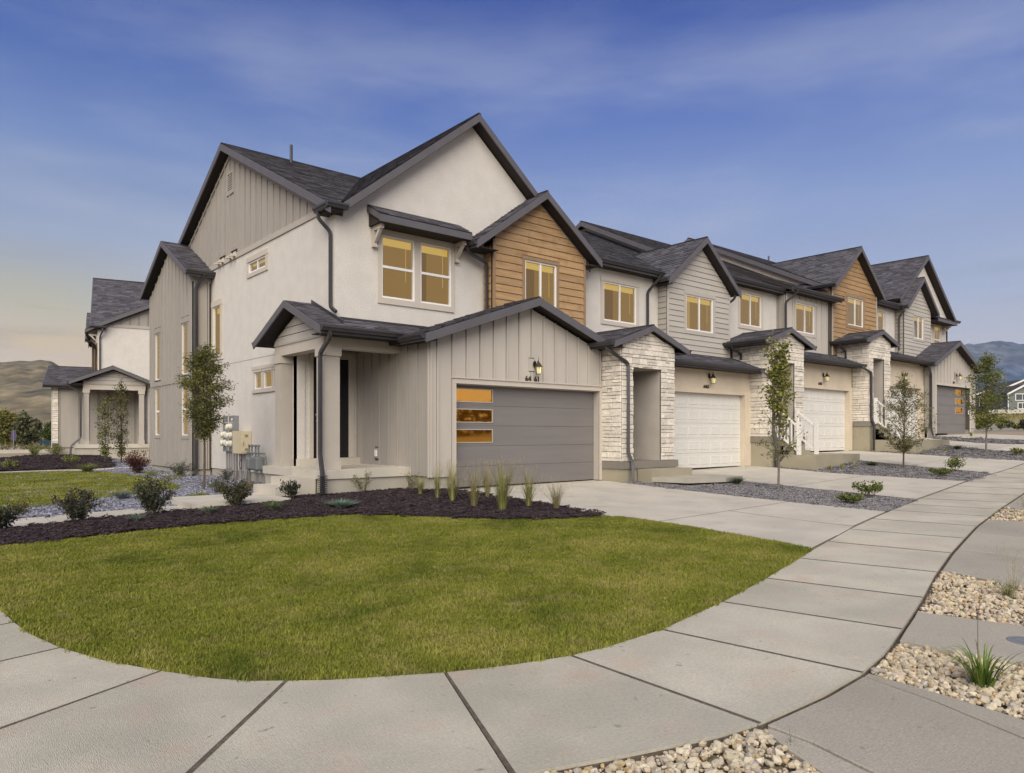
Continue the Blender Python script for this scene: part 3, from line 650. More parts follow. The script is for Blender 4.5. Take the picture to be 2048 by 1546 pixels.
    for (x0, x1, y0, y1) in ((7.2, 7.58, 14.98, 15.36), (7.2, 7.55, 17.38, 17.74)) if not gw else ((7.2, 7.45, 15.0, 15.24), (7.2, 7.45, 17.44, 17.68)):
        y0, y1 = py(y0), py(y1); m = MB(); m.box(x0, x1, y0, y1, .66, 3.02); co_ = m.build('porch_column', 'trim_grey', par)
        m = MB(); m.box(x0 - .02, x1 + .02, y0 - .02, y1 + .02, .474, .66); m.build('column_base', 'trim_grey', co_); m = MB(); m.box(x0 - .03, x1 + .03, y0 - .03, y1 + .03, 3.02, 3.20); m.build('column_cap', 'trim', co_)
    m = MB(); m.box(7.2, 9.17, py(14.98), py(15.28), 3.20, 3.47); m.build('porch_beam', 'trim', par); m = MB(); m.box(7.2, 7.5, py(15.28), py(17.74), 3.20, 3.47); m.build('porch_beam', 'trim', par)
    m = MB(); m.box(7.5, 9.17, py(15.28), py(17.14), 3.40, 3.42); m.build('porch_ceiling', 'soffit', par)
    f6 = FX(7.2); g6 = gable(py(16.3), 4.17, .42)
    wall(par, f6, py(14.98), py(17.72), 3.47, 4.2, g6, (), 'lap', .1); laps(par, f6, py(14.98), py(17.72), 3.47, 4.2, g6, (), .185, 'lap')
    board3(par, (7.17, py(15.0), 3.47), (7.17, py(17.72), 3.47), .02, .01, (-1, 0, 0), 'trim', 'drip_edge')
    zr6 = 4.38; ze6 = 4.38 - .42 * 1.9
    xw = 7.52
    r1 = roofp(par, (6.85, py(14.4), ze6), (xw, py(14.4), ze6), (xw, py(16.3), zr6), (6.85, py(16.3), zr6), .1)
    if ps == 0: roofp(par, (xw, 14.4, ze6), (9.7, 14.4, ze6), (9.7, 15.1, ze6 + .294), (xw, 15.1, ze6 + .294), .1)
    else: roofp(par, (xw, py(14.4), ze6), (9.7, py(14.4), ze6), (9.7, 15.1, ze6 + .42 * (15.1 - py(14.4))), (xw, 15.1, ze6 + .42 * (15.1 - py(14.4))), .1)
    r2 = roofp(par, (xw, py(18.2), ze6), (6.85, py(18.2), ze6), (6.85, py(16.3), zr6), (xw, py(16.3), zr6), .1)
    board3(r1, (6.85, py(14.4), ze6), (6.85, py(16.3), zr6), .17, .035, (-1, 0, 0)); board3(r2, (6.85, py(16.3), zr6), (6.85, py(18.2), ze6), .17, .035, (-1, 0, 0))
    for k in range(7):
        m = MB(); a = py(16.55) + k * .24; z = zr6 - .42 * (a - py(16.3)) - .105; m.hexa([(6.9, a, z), (7.19, a, z), (7.19, a + .225, z - .095), (6.9, a + .225, z - .095), (6.9, a, z + .012), (7.19, a, z + .012), (7.19, a + .225, z - .083), (6.9, a + .225, z - .083)]); m.build('soffit_slat', 'soffit', r2)
    gutter(par, (6.83, py(14.4), ze6 + .01), (8.82, py(14.4), ze6 + .01), (0, -1, 0)); board3(par, (6.84, py(14.41), ze6), (9.1, py(14.41), ze6), .16, .02, (0, -1, 0), 'gutter')
    m = MB(); m.box(6.9, 9.17, py(14.45), py(14.97), ze6 - .14, ze6 - .12); m.build('soffit_panel', 'soffit', par)
    gutter(par, (6.83, py(18.2), ze6 + .01), (7.5, py(18.2), ze6 + .01), (0, 1, 0))
    # step flashing against the wall
    m = MB(); m.hexa([(7.5, py(16.3), zr6), (7.53, py(16.3), zr6), (7.53, py(14.7), ze6 + .14), (7.5, py(14.7), ze6 + .14), (7.5, py(16.3), zr6 + .09), (7.53, py(16.3), zr6 + .09), (7.53, py(14.7), ze6 + .22), (7.5, py(14.7), ze6 + .22)]); m.box(7.5, 10.0, 15.07, 15.09, 3.86, 3.93); m.build('flashing', 'gutter', par)
    downspout(par, [(7.02, py(14.34), 3.48), (7.04, py(14.38), 3.34), (7.07, py(14.90), 3.05), (7.07, py(14.90), .80), (6.93, py(14.50), .42), (6.91, py(14.46), -.03)], .052)
    if full:
        m = MB()
        for k in range(9): m.box(6.84, 6.99, py(14.38), py(14.53), .0 + k * .045, .018 + k * .045)
        m.build('downspout_ribs', 'gutter', par)

house1 = empty('townhouse', (7.52, 15.1, 0), 'corner townhouse numbered 6461 with grey garage door, side porch and tall stucco gable', 'townhouse', 'townhouses in the row')
unit_one(house1)

def porch(par, xl, xr, yf, yw, zfl, ztop, o0, o1, otop, apex, half, sl, zg, dst, left_extra=None, ground_l=-.3):
    """stone entry tower: front plane yf, joins the wall at yw; floor zfl"""
    f = FY(yf); fx = FX(xl); xc = (xl + xr) / 2; g = gable(xc, apex - .16, sl)
    m = MB()
    m.box(xl + .02, o0, yf + .02, 15.0, zfl, otop); m.box(o1, xr - .02, yf + .02, 15.0, zfl, otop)
    for q in pieces(xl + .02, xr - .02, otop, apex, g): m.prism(f, q, -(15.0 - yf), -.02)
    w = m.build('porch_wall', 'mortar', par)
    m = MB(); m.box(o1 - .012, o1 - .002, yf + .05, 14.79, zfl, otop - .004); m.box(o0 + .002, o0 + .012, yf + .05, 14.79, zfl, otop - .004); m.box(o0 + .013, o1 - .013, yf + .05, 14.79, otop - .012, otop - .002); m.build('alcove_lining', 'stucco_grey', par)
    zs = zfl
    stones(par, f, xl, xr, zs, apex, g, [(o0, o1, zs - 1, otop)])
    stones(par, fx, yf, yw, zs, ztop, (), ())
    if left_extra: stones(par, fx, yw, 14.72, left_extra, ztop, (), ())
    # corner returns are covered by the two faces; ledge and foundation
    m = MB(); m.box(xl - .04, xr + .12, yf - .06, 15.0, zfl - .2, zfl - .002); m.build('porch_ledge', 'ledge', par)
    m = MB(); m.box(xl - .005, xr + .07, yf - .02, 15.0, ground_l - .3, zfl - .2); m.build('foundation', 'found_tan', par)
    m = MB(); m.box(o0 - .01, o1 + .01, 14.80, 14.9, zfl, otop); dd = m.build('front_door', 'door_black', par)
    a, b, zl, zr = front_gable(par, xc, apex, sl, xc - half, xc + half, yf - .16, 15.05, .11, .16)
    gutter(par, (xc - half, yf - .18, zl + .01), (xc - half, 15.0, zl + .01), (-1, 0, 0)); board3(par, (xc - half + .01, yf - .16, zl), (xc - half + .01, 15.0, zl), .15, .02, (-1, 0, 0), 'gutter')
    m = MB(); m.box(xc - half + .03, xl, yf - .12, 15.0, zl - .13, zl - .11); m.box(xr, xc + half - .03, yf - .12, 15.0, zl - .13, zl - .11); m.build('soffit_panel', 'soffit', par)
    gutter(par, (xc + half, yf - .18, zr + .01), (xc + half, 15.0, zr + .01), (1, 0, 0))
    return zl
def garage(par, x0, x1, y, zf, ztop, o0, o1, otop, lx, lz, num, nx, nz, roofz, roofx, topz, kind='white', eave_y=13.55, ty=14.74):
    f = FY(y)
    wall(par, f, x0, x1, zf - .6, ztop, (), [(o0, o1, zf - .05, otop)], 'stucco_tan', .25)
    m = MB(); m.fbox(f, x0, x1, .001, .03, otop, otop + .13); m.fbox(f, x0, x1, .001, .018, otop + .13, otop + .15); m.fbox(f, o1, x1 - .0, .001, .03, zf, otop); m.fbox(f, x0, o0, .001, .03, zf, otop); m.build('door_casing', 'stucco_tan', par)
    garage_door(par, o0, o1, y + .16, zf + .005, otop - zf - .005, kind)
    lamp(par, lx, y, lz); digits(par, num, nx, y - .02, nz, .16, .95)
    r = roofp(par, (roofx[0], eave_y, roofz), (roofx[1], eave_y, roofz), (roofx[1], ty, topz), (roofx[0], ty, topz), .1)
    gutter(par, (roofx[0], eave_y - .02, roofz + .01), (roofx[1], eave_y - .02, roofz + .01), (0, -1, 0)); board3(par, (roofx[0], eave_y + .01, roofz), (roofx[1], eave_y + .01, roofz), .15, .02, (0, -1, 0))
    vsoffit(par, roofx[0], roofx[1], eave_y + .02, y, ztop - .005)
def stairs(par, x0, x1, y0, y1, z0, z1, n):
    """steps from the porch (y0,z0) down to the pad (y1,z1) with two white railings"""
    for k in range(1, n):
        m = MB(); ya = y0 - (y0 - y1) * k / n; z = z0 - (z0 - z1) * k / n; m.box(x0, x1, ya, y0 + .0, z1 - .3, z - .002 * k); m.build('stair_step', 'found_tan', par)
    for x in (x0 - .04, x1 + .04):
        m = MB(); m.box(x - .055, x + .055, y1 - .06, y1 + .05, z1, z1 + 1.10); rl = m.build('stair_railing', 'rail_white', par)
        m = MB(); m.box(x - .055, x + .055, y0 - .12, y0 - .01, z0 - .1, z0 + .98); m.build('post', 'rail_white', rl)
        for (a, b) in ((.92, 1.0), (.10, .17)):
            m = MB(); p0 = y1 + .04; p1 = y0 - .1; m.hexa([(x - .03, p0, z1 + a), (x + .03, p0, z1 + a), (x + .03, p1, z0 + a - .1), (x - .03, p1, z0 + a - .1), (x - .03, p0, z1 + b), (x + .03, p0, z1 + b), (x + .03, p1, z0 + b - .1), (x - .03, p1, z0 + b - .1)]); m.build('rail', 'rail_white', rl)
        nb = 5
        for k in range(1, nb + 1):
            t = k / (nb + 1); y = y1 + (y0 - y1) * t; z = z1 + (z0 - .1 - z1) * t; m = MB(); m.box(x - .018, x + .018, y - .018, y + .018, z + .13, z + .94); m.build('baluster', 'rail_white', rl)

# ---- unit two, 6463
house2 = empty('townhouse', (15.24, 15.1, .15), 'townhouse numbered 6463 with pale grey plank gable and first stone entry tower', 'townhouse', 'townhouses in the row')
def unit_two(par):
    f1 = FY(15.1); hh = [(16.40, 17.93, 4.74, 5.94)]
    wall(par, f1, 15.25, 19.12, 3.4, 6.35, (), hh, 'stucco')
    window(par, f1, hh[0], 'slider', (16.28, 18.05, 4.62, 6.08), 'trim')
    f2 = FY(14.74); g2 = gable(20.82, 7.66, .80); h2 = [(20.05, 21.58, 4.75, 5.94)]
    wall(par, f2, 19.14, 22.6, 3.3, 7.7, g2, h2, 'lap'); laps(par, f2, 19.12, 22.53, 3.35, 7.7, g2, [(19.93, 21.70, 4.62, 6.07)], .18)
    trimb(par, f2, 19.04, 19.12, 3.3, 6.2, .001, .035, 'lap', 'corner_board'); trimb(par, f2, 22.53, 22.6, 3.3, 6.2, .001, .035, 'lap', 'corner_board')
    window(par, f2, h2[0], 'slider', (19.93, 21.70, 4.62, 6.07), 'lap')
    fx = FX(19.04); wall(par, fx, 14.74, 15.08, 3.4, 6.3, (), (), 'siding', .1); laps(par, fx, 14.76, 15.08, 3.4, 6.2, (), (), .18, 'siding')
    ze = main_roof(par, 15.24, 22.6, 9.95, gut=[(15.45, 18.75)])
    a, b, zl, zr = front_gable(par, 20.82, 7.90, .80, 18.76, 22.86, 14.44, 18.0)
    gutter(par, (18.76, 14.42, zl + .02), (18.76, 14.75, zl + .02), (-1, 0, 0)); vsoffit(par, 15.3, 18.9, 14.78, 15.08, ze - .16)
    m = MB(); m.box(18.8, 19.04, 14.48, 15.08, zl - .15, zl - .13); m.build('soffit_panel', 'soffit', par)
    downspout(par, [(18.62, 14.66, ze - .08), (18.60, 14.72, ze - .25), (18.42, 15.02, 5.85), (18.42, 15.02, 4.15)])
    downspout(par, [(22.70, 14.55, zr - .05), (22.70, 14.60, zr - .2), (22.62, 14.9, zr - .4), (22.62, 14.95, 4.6)])
    garage(par, 17.18, 22.79, 14.03, .15, 3.38, 17.55, 22.42, 2.60, 20.33, 3.12, '6463', 20.17, 2.765, 3.50, (17.2, 22.78), 3.97)
    roofp(par, (17.2, 14.74, 3.97), (19.04, 14.74, 3.97), (19.04, 15.1, 4.11), (17.2, 15.1, 4.11), .1)
    porch(par, 14.89, 17.18, 13.04, 13.75, .52, 3.62, 15.35, 16.58, 3.09, 4.29, 1.62, .35, 0, 0)
    m = MB(); m.box(15.48, 17.30, 12.50, 12.975, -.3, .305); m.build('porch_step', 'found_tan', par)
    downspout(par, [(14.42, 13.2, 3.62), (14.45, 13.05, 3.48), (15.08, 12.96, 3.18), (15.08, 12.96, .75), (15.16, 12.88, .50), (15.12, 12.82, .0)], .056)
unit_two(house2)

# ---- unit three, 6467
house3 = empty('townhouse', (22.79, 15.1, .58), 'middle townhouse numbered 6467 with small boarded bay between stucco and wood gable', 'townhouse', 'townhouses in the row')
def unit_three(par):
    f1 = FY(15.1); hh = [(23.82, 25.28, 5.33, 6.54)]
    wall(par, f1, 22.65, 26.44, 3.9, 6.8, (), hh, 'stucco'); window(par, f1, hh[0], 'slider', (23.70, 25.40, 5.20, 6.64), 'trim')
    f2 = FY(14.73); h2 = [(27.20, 28.68, 5.33, 6.50)]
    wall(par, f2, 26.54, 30.13, 3.9, 6.85, (), h2, 'siding_light'); boards(par, f2, [26.48, 26.95, 27.5, 27.95, 28.4, 28.85, 29.3, 29.75], 3.9, 6.8, (), [(27.07, 28.80, 5.2, 6.62)], 'siding_light')
    window(par, f2, h2[0], 'slider', (27.08, 28.80, 5.20, 6.64), 'siding_light')
    fx = FX(26.44); wall(par, fx, 14.73, 15.08, 3.9, 6.8, (), (), 'siding', .1); boards(par, fx, [14.76, 15.06], 3.9, 6.7)
    # party wall rising above the lower roof
    wall(par, FX(22.6), 14.95, 28.7, 5.5, 10.4, gable(21.85, 10.20, .49), (), 'stucco_tan', .2, 'party_wall')
    m = MB(); za = 9.95 - .49 * 6.7; m.hexa([(22.58, 15.15, za), (22.6, 15.15, za), (22.6, RY, 9.95), (22.58, RY, 9.95), (22.58, 15.15, za + .10), (22.6, 15.15, za + .10), (22.6, RY, 10.05), (22.58, RY, 10.05)])
    m.build('flashing', 'gutter', par)
    ze = main_roof(par, 22.35, 30.13, 10.38, rake_l=True, gut=[(22.9, 26.3)]); vsoffit(par, 22.7, 26.4, 14.78, 15.08, ze - .16)
    r = roofp(par, (26.3, 14.35, 6.93), (30.3, 14.35, 6.93), (30.13, 17.2, 8.20), (26.3, 17.2, 8.20), .12)
    gutter(par, (26.28, 14.33, 6.94), (30.3, 14.33, 6.94), (0, -1, 0)); board3(par, (26.28, 14.36, 6.93), (30.3, 14.36, 6.93), .16, .02, (0, -1, 0)); vsoffit(par, 26.3, 30.1, 14.38, 14.72, 6.79)
    downspout(par, [(26.5, 14.28, 6.86), (26.5, 14.32, 6.7), (26.33, 14.66, 6.4), (26.33, 14.66, 4.95)])

    garage(par, 25.05, 30.55, 14.05, .58, 4.03, 25.42, 30.27, 3.05, 28.07, 3.56, '6467', 27.83, 3.20, 4.13, (25.1, 30.6), 4.60)
    porch(par, 22.79, 25.05, 13.26, 14.05, 1.17, 4.44, 23.24, 24.40, 3.77, 4.98, 1.66, .31, 0, 0, 3.6)
    stairs(par, 23.19, 24.31, 13.2, 12.42, 1.17, .56, 4)
    m = MB(); m.box(23.0, 26.2, 11.75, 13.2, -.1, .555); m.build('entry_pad', 'found_tan', par)
    downspout(par, [(22.25, 14.4, 4.38), (22.3, 14.4, 4.22), (22.72, 14.35, 4.1), (22.72, 14.35, 3.9)])
    downspout(par, [(22.5, 13.48, 3.47), (22.60, 13.30, 3.30), (22.86, 13.17, 3.16), (22.86, 13.17, 1.25), (22.92, 13.10, 1.0), (22.92, 13.10, .15)], .056)
unit_three(house3)

# ---- unit four
house4 = empty('townhouse', (30.6, 15.1, 1.0), 'townhouse with the farther wood plank gable, its number half hidden behind a young tree', 'townhouse', 'townhouses in the row')
def unit_four(par):
    f2 = FY(14.70); g2 = gable(32.26, 9.22, .81); h2 = [(31.54, 33.05, 6.03, 7.26)]
    wall(par, f2, 30.23, 34.42, 4.6, 9.3, g2, h2, 'wood'); laps(par, f2, 30.2, 34.36, 4.6, 9.3, g2, [(31.40, 33.18, 5.9, 7.4)], .2, 'wood'); window(par, f2, h2[0], 'slider', (31.40, 33.18, 5.9, 7.4), 'wood_trim')
    for a, b in ((30.13, 30.2), (34.36, 34.42)): trimb(par, f2, a, b, 4.6, 7.6, .001, .035, 'trim_grey', 'corner_board')
    fx = FX(30.13); wall(par, fx, 14.70, 15.3, 4.6, 7.6, (), (), 'wood', .1); laps(par, fx, 14.75, 15.3, 4.6, 7.5, (), (), .2, 'wood')
    wall(par, FX(30.18), 15.05, 28.7, 6.5, 11.0, gable(21.85, 10.80, .49), (), 'stucco_tan', .2, 'party_wall')
    m = MB(); za = 10.38 - .49 * 6.7; m.hexa([(30.16, 15.15, za), (30.18, 15.15, za), (30.18, RY, 10.38), (30.16, RY, 10.38), (30.16, 15.15, za + .10), (30.18, 15.15, za + .10), (30.18, RY, 10.48), (30.16, RY, 10.48)])
    m.build('flashing', 'gutter', par)
    wall(par, FY(15.1), 34.42, 37.5, 4.8, 7.4, (), [(35.50, 36.20, 6.0, 7.10)], 'stucco'); window(par, FY(15.1), (35.50, 36.20, 6.0, 7.10), 'fixed', (35.38, 36.32, 5.9, 7.24), 'trim', wand=False)
    main_roof(par, 29.95, 37.55, 10.98, rake_l=True, gut=[(34.6, 37.2)]); vsoffit(par, 34.5, 37.4, 14.78, 15.08, 7.34)
    a, b, zl, zr = front_gable(par, 32.24, 9.47, .81, 29.88, 34.62, 14.40, 18.9)
    gutter(par, (29.88, 14.38, zl + .02), (29.88, 15.6, zl + .02), (-1, 0, 0))
    garage(par, 32.65, 38.14, 14.05, 1.0, 4.62, 33.0, 37.8, 3.44, 35.60, 3.97, '6471', 35.34, 3.60, 4.72, (32.7, 38.1), 5.15)
    roofp(par, (34.4, 14.74, 5.15), (38.1, 14.74, 5.15), (38.1, 15.1, 5.29), (34.4, 15.1, 5.29), .1)
    porch(par, 30.6, 32.65, 13.37, 14.05, 1.78, 5.10, 30.98, 32.06, 4.43, 5.62, 1.55, .30, 0, 0, 4.15)
    stairs(par, 30.98, 32.0, 13.3, 12.35, 1.78, 1.02, 5)
    m = MB(); m.box(30.7, 34.6, 11.7, 13.3, .2, 1.02); m.build('entry_pad', 'found_tan', par)
    downspout(par, [(30.05, 14.3, 5.05), (30.1, 14.3, 4.9), (30.54, 14.3, 4.75), (30.54, 14.3, 4.45)])
    downspout(par, [(30.2, 13.5, 4.1), (30.30, 13.42, 3.95), (30.62, 13.28, 3.8), (30.62, 13.28, 1.9), (30.70, 13.2, 1.65), (30.70, 13.2, .6)], .056)
unit_four(house4)

# ---- unit five, far end
house5 = empty('townhouse', (38.14, 15.1, 1.28), 'farthest townhouse of the row with boarded garage gable and grey door with amber-reflecting panes', 'townhouse', 'townhouses in the row')
def unit_five(par):
    f2 = FY(14.70); g2 = gable(39.2, 8.86, .83); h2 = [(38.66, 39.84, 6.05, 7.18)]
    wall(par, f2, 37.55, 40.87, 4.9, 8.9, g2, h2, 'lap'); laps(par, f2, 37.52, 40.8, 4.9, 8.9, g2, [(38.54, 39.96, 5.93, 7.30)], .18); window(par, f2, h2[0], 'slider', (38.54, 39.96, 5.93, 7.30), 'lap')
    fx = FX(37.45); wall(par, fx, 14.70, 15.08, 4.9, 7.5, (), (), 'siding', .1); laps(par, fx, 14.73, 15.08, 4.9, 7.4, (), (), .18, 'siding')
    a, b, zl, zr = front_gable(par, 39.18, 9.10, .83, 37.22, 41.15, 14.40, 17.6)
    gutter(par, (37.22, 14.38, zl + .02), (37.22, 15.0, zl + .02), (-1, 0, 0))
    f1 = FY(15.1); g1 = gable(40.75, 10.25, .76); hw = [(42.42, 43.28, 5.6, 7.08)]
    wall(par, f1, 37.5, 44.34, 4.9, 10.3, g1, hw, 'stucco'); window(par, f1, hw[0], 'hung', (42.2, 43.42, 5.45, 7.2), 'trim')
    front_gable(par, 40.75, 10.50, .76, 37.3, 44.75, 14.78, 21.6)
    main_roof(par, 37.55, 44.6, 10.98, rake_r=True, ye=15.13)
    wall(par, FX(44.34), 15.1, 28.6, .9, 11, gable(21.85, 10.78, .49), (), 'stucco', -.2)
    roofp(par, (41.3, 14.5, 7.30), (44.0, 14.5, 7.30), (44.0, 15.1, 7.62), (41.3, 15.1, 7.62), .06); m = MB(); m.box(41.34, 43.96, 14.55, 15.08, 7.14, 7.26); m.build('awning_box', 'soffit', par); board3(par, (41.3, 14.52, 7.29), (44.0, 14.52, 7.29), .15, .03, (0, -1, 0))
    m = MB(); x = 43.6; m.box(x - .045, x + .045, 15.0, 15.095, 6.7, 7.14); m.box(x - .045, x + .045, 14.68, 15.0, 7.04, 7.14); m.hexa([(x - .035, 14.99, 6.76), (x + .035, 14.99, 6.76), (x + .035, 15.0, 6.82), (x - .035, 15.0, 6.82), (x - .035, 14.72, 7.04), (x + .035, 14.72, 7.04), (x + .035, 14.84, 7.04), (x - .035, 14.84, 7.04)]); m.build('bracket', 'trim', par)
    gutter(par, (44.4, 14.76, 7.50), (45.0, 14.76, 7.50), (0, -1, 0))
    f3 = FY(13.75); g3 = gable(41.17, 5.72, .385)
    wall(par, f3, 38.24, 44.2, 1.55, 5.8, g3, [(38.9, 43.5, 1, 3.68)], 'siding', .25); m = MB(); m.fbox(f3, 38.16, 38.8, -.25, -.01, .8, 1.55); m.fbox(f3, 43.6, 44.18, -.25, -.01, .8, 1.55); m.box(38.16, 38.3, 13.9, 15, .8, 1.55); m.build('foundation', 'found', par)
    boards(par, f3, [38.16 + .432 * i for i in range(15)], 1.56, 5.8, g3, [(38.78, 43.62, 0, 3.80), (41.2, 41.42, 4.02, 4.42)], 'siding_light')
    m = MB(); m.fbox(f3, 38.79, 38.9, .001, .03, 1.28, 3.68); m.fbox(f3, 43.5, 43.61, .001, .03, 1.28, 3.68); m.fbox(f3, 38.79, 43.61, .001, .034, 3.68, 3.80); m.build('door_casing', 'trim', par)
    garage_door(par, 38.9, 43.5, 13.95, 1.285, 2.39, 'grey', (42.0, 43.1)); lamp(par, 41.5, 13.72, 4.24); digits(par, '6477', 41.17, 13.715, 3.83, .16, .95)
    m = MB(); m.box(43.42, 43.50, 13.78, 13.80, 2.3, 2.5); m.build('keypad', 'vinyl', par)
    fx = FX(38.14); wall(par, fx, 13.75, 15.0, 1.55, 4.6, (), (), 'siding', .1); boards(par, fx, [13.80, 14.03, 14.2], 1.56, 4.5)
    a, b, zl, zr = front_gable(par, 41.0, 5.95, .39, 37.70, 44.35, 13.38, 15.3, .12)
    gutter(par, (37.70, 13.38, zl), (37.70, 14.0, zl), (-1, 0, 0)); gutter(par, (44.35, 13.38, zr), (44.35, 15.0, zr), (1, 0, 0)); m = MB(); m.box(37.74, 38.13, 13.4, 15.0, zl - .13, zl - .11); m.box(44.2, 44.3, 13.4, 15.0, zr - .13, zr - .11); m.build('soffit_panel', 'soffit', par)
    downspout(par, [(37.6, 13.6, zl - .1), (37.62, 13.6, zl - .25), (38.08, 13.68, 4.1), (38.08, 13.68, 1.5), (38.10, 13.60, 1.18)], .055)
    downspout(par, [(37.15, 14.6, 7.4), (37.2, 14.65, 7.2), (37.38, 14.88, 6.95), (37.38, 14.88, 5.35)])
unit_five(house5)
m = MB(); m.tube([(37.3, 21.8, 10.7), (37.3, 21.8, 11.25)], .045, 6); m.build('vent_pipe', 'gutter', house4)

# ---- second block, seen end-on at the left
TF[0] = swapped
ORG_b2 = (7.6, 41.22, .27)
far_house = empty('townhouse', ORG_b2, 'end townhouse of the block behind the side lawn, seen past the tall bay', 'townhouse')
unit_one(far_house, ps=-.5, full=False, gw=-.7)
stone_z = .5
porch(far_house, 14.89, 17.18, 13.04, 13.75, .52, 3.62, 15.35, 16.58, 3.09, 4.29, 1.62, .35, 0, 0)
downspout(far_house, [(14.42, 13.2, 3.62), (14.45, 13.05, 3.48), (15.08, 12.96, 3.18), (15.08, 12.96, .75), (15.16, 12.88, .50), (15.12, 12.82, .0)], .056)
TF[0] = None
# ---------------------------------------------------------------- terrain
XS = [-40, -6, 0, 4, 9.9, 15, 18, 22.8, 26, 30.7, 34, 40, 46, 60, 100, 165, 400]
YS = [-30, 2, 5, 7, 9, 11, 13.4, 16, 20, 30, 41, 70, 150, 400]
TB = [[-1.2, -1.0, -.95, -.9, -.75, -.6, -.55, -.35, -.2, 0, .15, .5, .8, 1.5, 3, 5, 12],
      [-.7, -.55, -.53, -.51, -.40, -.28, -.26, -.10, .0, .2, .36, .7, .95, 1.5, 3, 5, 12],
      [-.7, -.55, -.52, -.50, -.38, -.26, -.25, -.06, .03, .24, .42, .78, 1.0, 1.5, 3, 5, 12],
      [-.7, -.54, -.50, -.46, -.34, -.25, -.24, -.04, .06, .28, .48, .84, 1.05, 1.55, 3, 5, 12],
      [-.7, -.52, -.46, -.38, -.28, -.19, -.16, .0, .17, .36, .56, .92, 1.12, 1.6, 3, 5, 12],
      [-.65, -.48, -.40, -.30, -.18, -.12, -.06, .03, .28, .45, .70, 1.02, 1.2, 1.6, 3, 5, 12],
      [-.6, -.4, -.32, -.2, -.04, -.02, .08, .14, .42, .56, .9, 1.2, 1.28, 1.6, 3, 5, 12],
      [-.5, -.32, -.24, -.13, -.05, 0, .1, .15, .5, .6, .95, 1.2, 1.28, 1.6, 3, 5, 12],
      [-.4, -.25, -.18, -.1, -.05, 0, .1, .15, .5, .6, .95, 1.2, 1.28, 1.6, 3, 5, 12],
      [-.3, -.12, -.06, 0, 0, .1, .1, .15, .5, .6, .95, 1.2, 1.28, 1.6, 3, 5, 12],
      [-.3, .0, .08, .12, .15, .2, .2, .2, .5, .6, .95, 1.2, 1.28, 1.6, 3, 5, 12],
      [-.4, -.1, -.05, 0, .05, .1, .2, .2, .5, .6, .95, 1.2, 1.28, 1.6, 3, 5, 12],
      [-1.2, -.9, -.9, -.9, -.8, -.7, -.6, -.4, 0, .2, .5, 1, 1.2, 2, 4, 6, 14],
      [-3, -3, -3, -3, -3, -2, -2, -1, 0, .2, .5, 1, 1.2, 2, 5, 10, 20]]
def _loc(a, v):
    for i in range(len(a) - 2):
        if v < a[i + 1]: break
    else: i = len(a) - 2
    return i, max(0, min(1, (v - a[i]) / (a[i + 1] - a[i])))
def T(x, y):
    i, s = _loc(XS, x); j, t = _loc(YS, y); a = TB[j]; b = TB[j + 1]
    return (a[i] * (1 - s) + a[i + 1] * s) * (1 - t) + (b[i] * (1 - s) + b[i + 1] * s) * t

M['dirt'] = material('dirt', (.33, .27, .19), .95, (.24, .20, .13), .35, .8, bump=.4, bs=6, fine=.25, fs=12, stains=((.20, .19, .09, 1), .22, .8), world=True)
M['lawn_soil'] = material('lawn_soil', (.080, .098, .020), .95, (.10, .105, .028), 2.5, .7, world=True)
M['lawn_far'] = material('lawn_far', (.12, .17, .025), .95, (.16, .20, .04), 1.5, .8, fine=.35, fs=40, bump=.5, bs=60, world=True)
M['mulch'] = material('mulch', (.022, .017, .019), .95, (.035, .026, .027), 30, .7, bump=.8, bs=60, world=True)
M['grey_gravel'] = material('grey_gravel', (.10, .098, .102), .95, (.16, .155, .155), 45, .9, bump=1.0, bs=60, world=True)
M['blue_gravel'] = material('blue_gravel', (.115, .12, .145), .95, (.20, .20, .225), 40, .9, bump=1.0, bs=50, world=True)
M['rock_soil'] = material('rock_soil', (.20, .16, .105), .95, (.12, .095, .065), 20, .8, bump=.6, bs=40, world=True)
M['gap'] = material('gap', (.13, .11, .085), .95, (.075, .062, .047), 14, .8, bump=.5, bs=50, world=True)

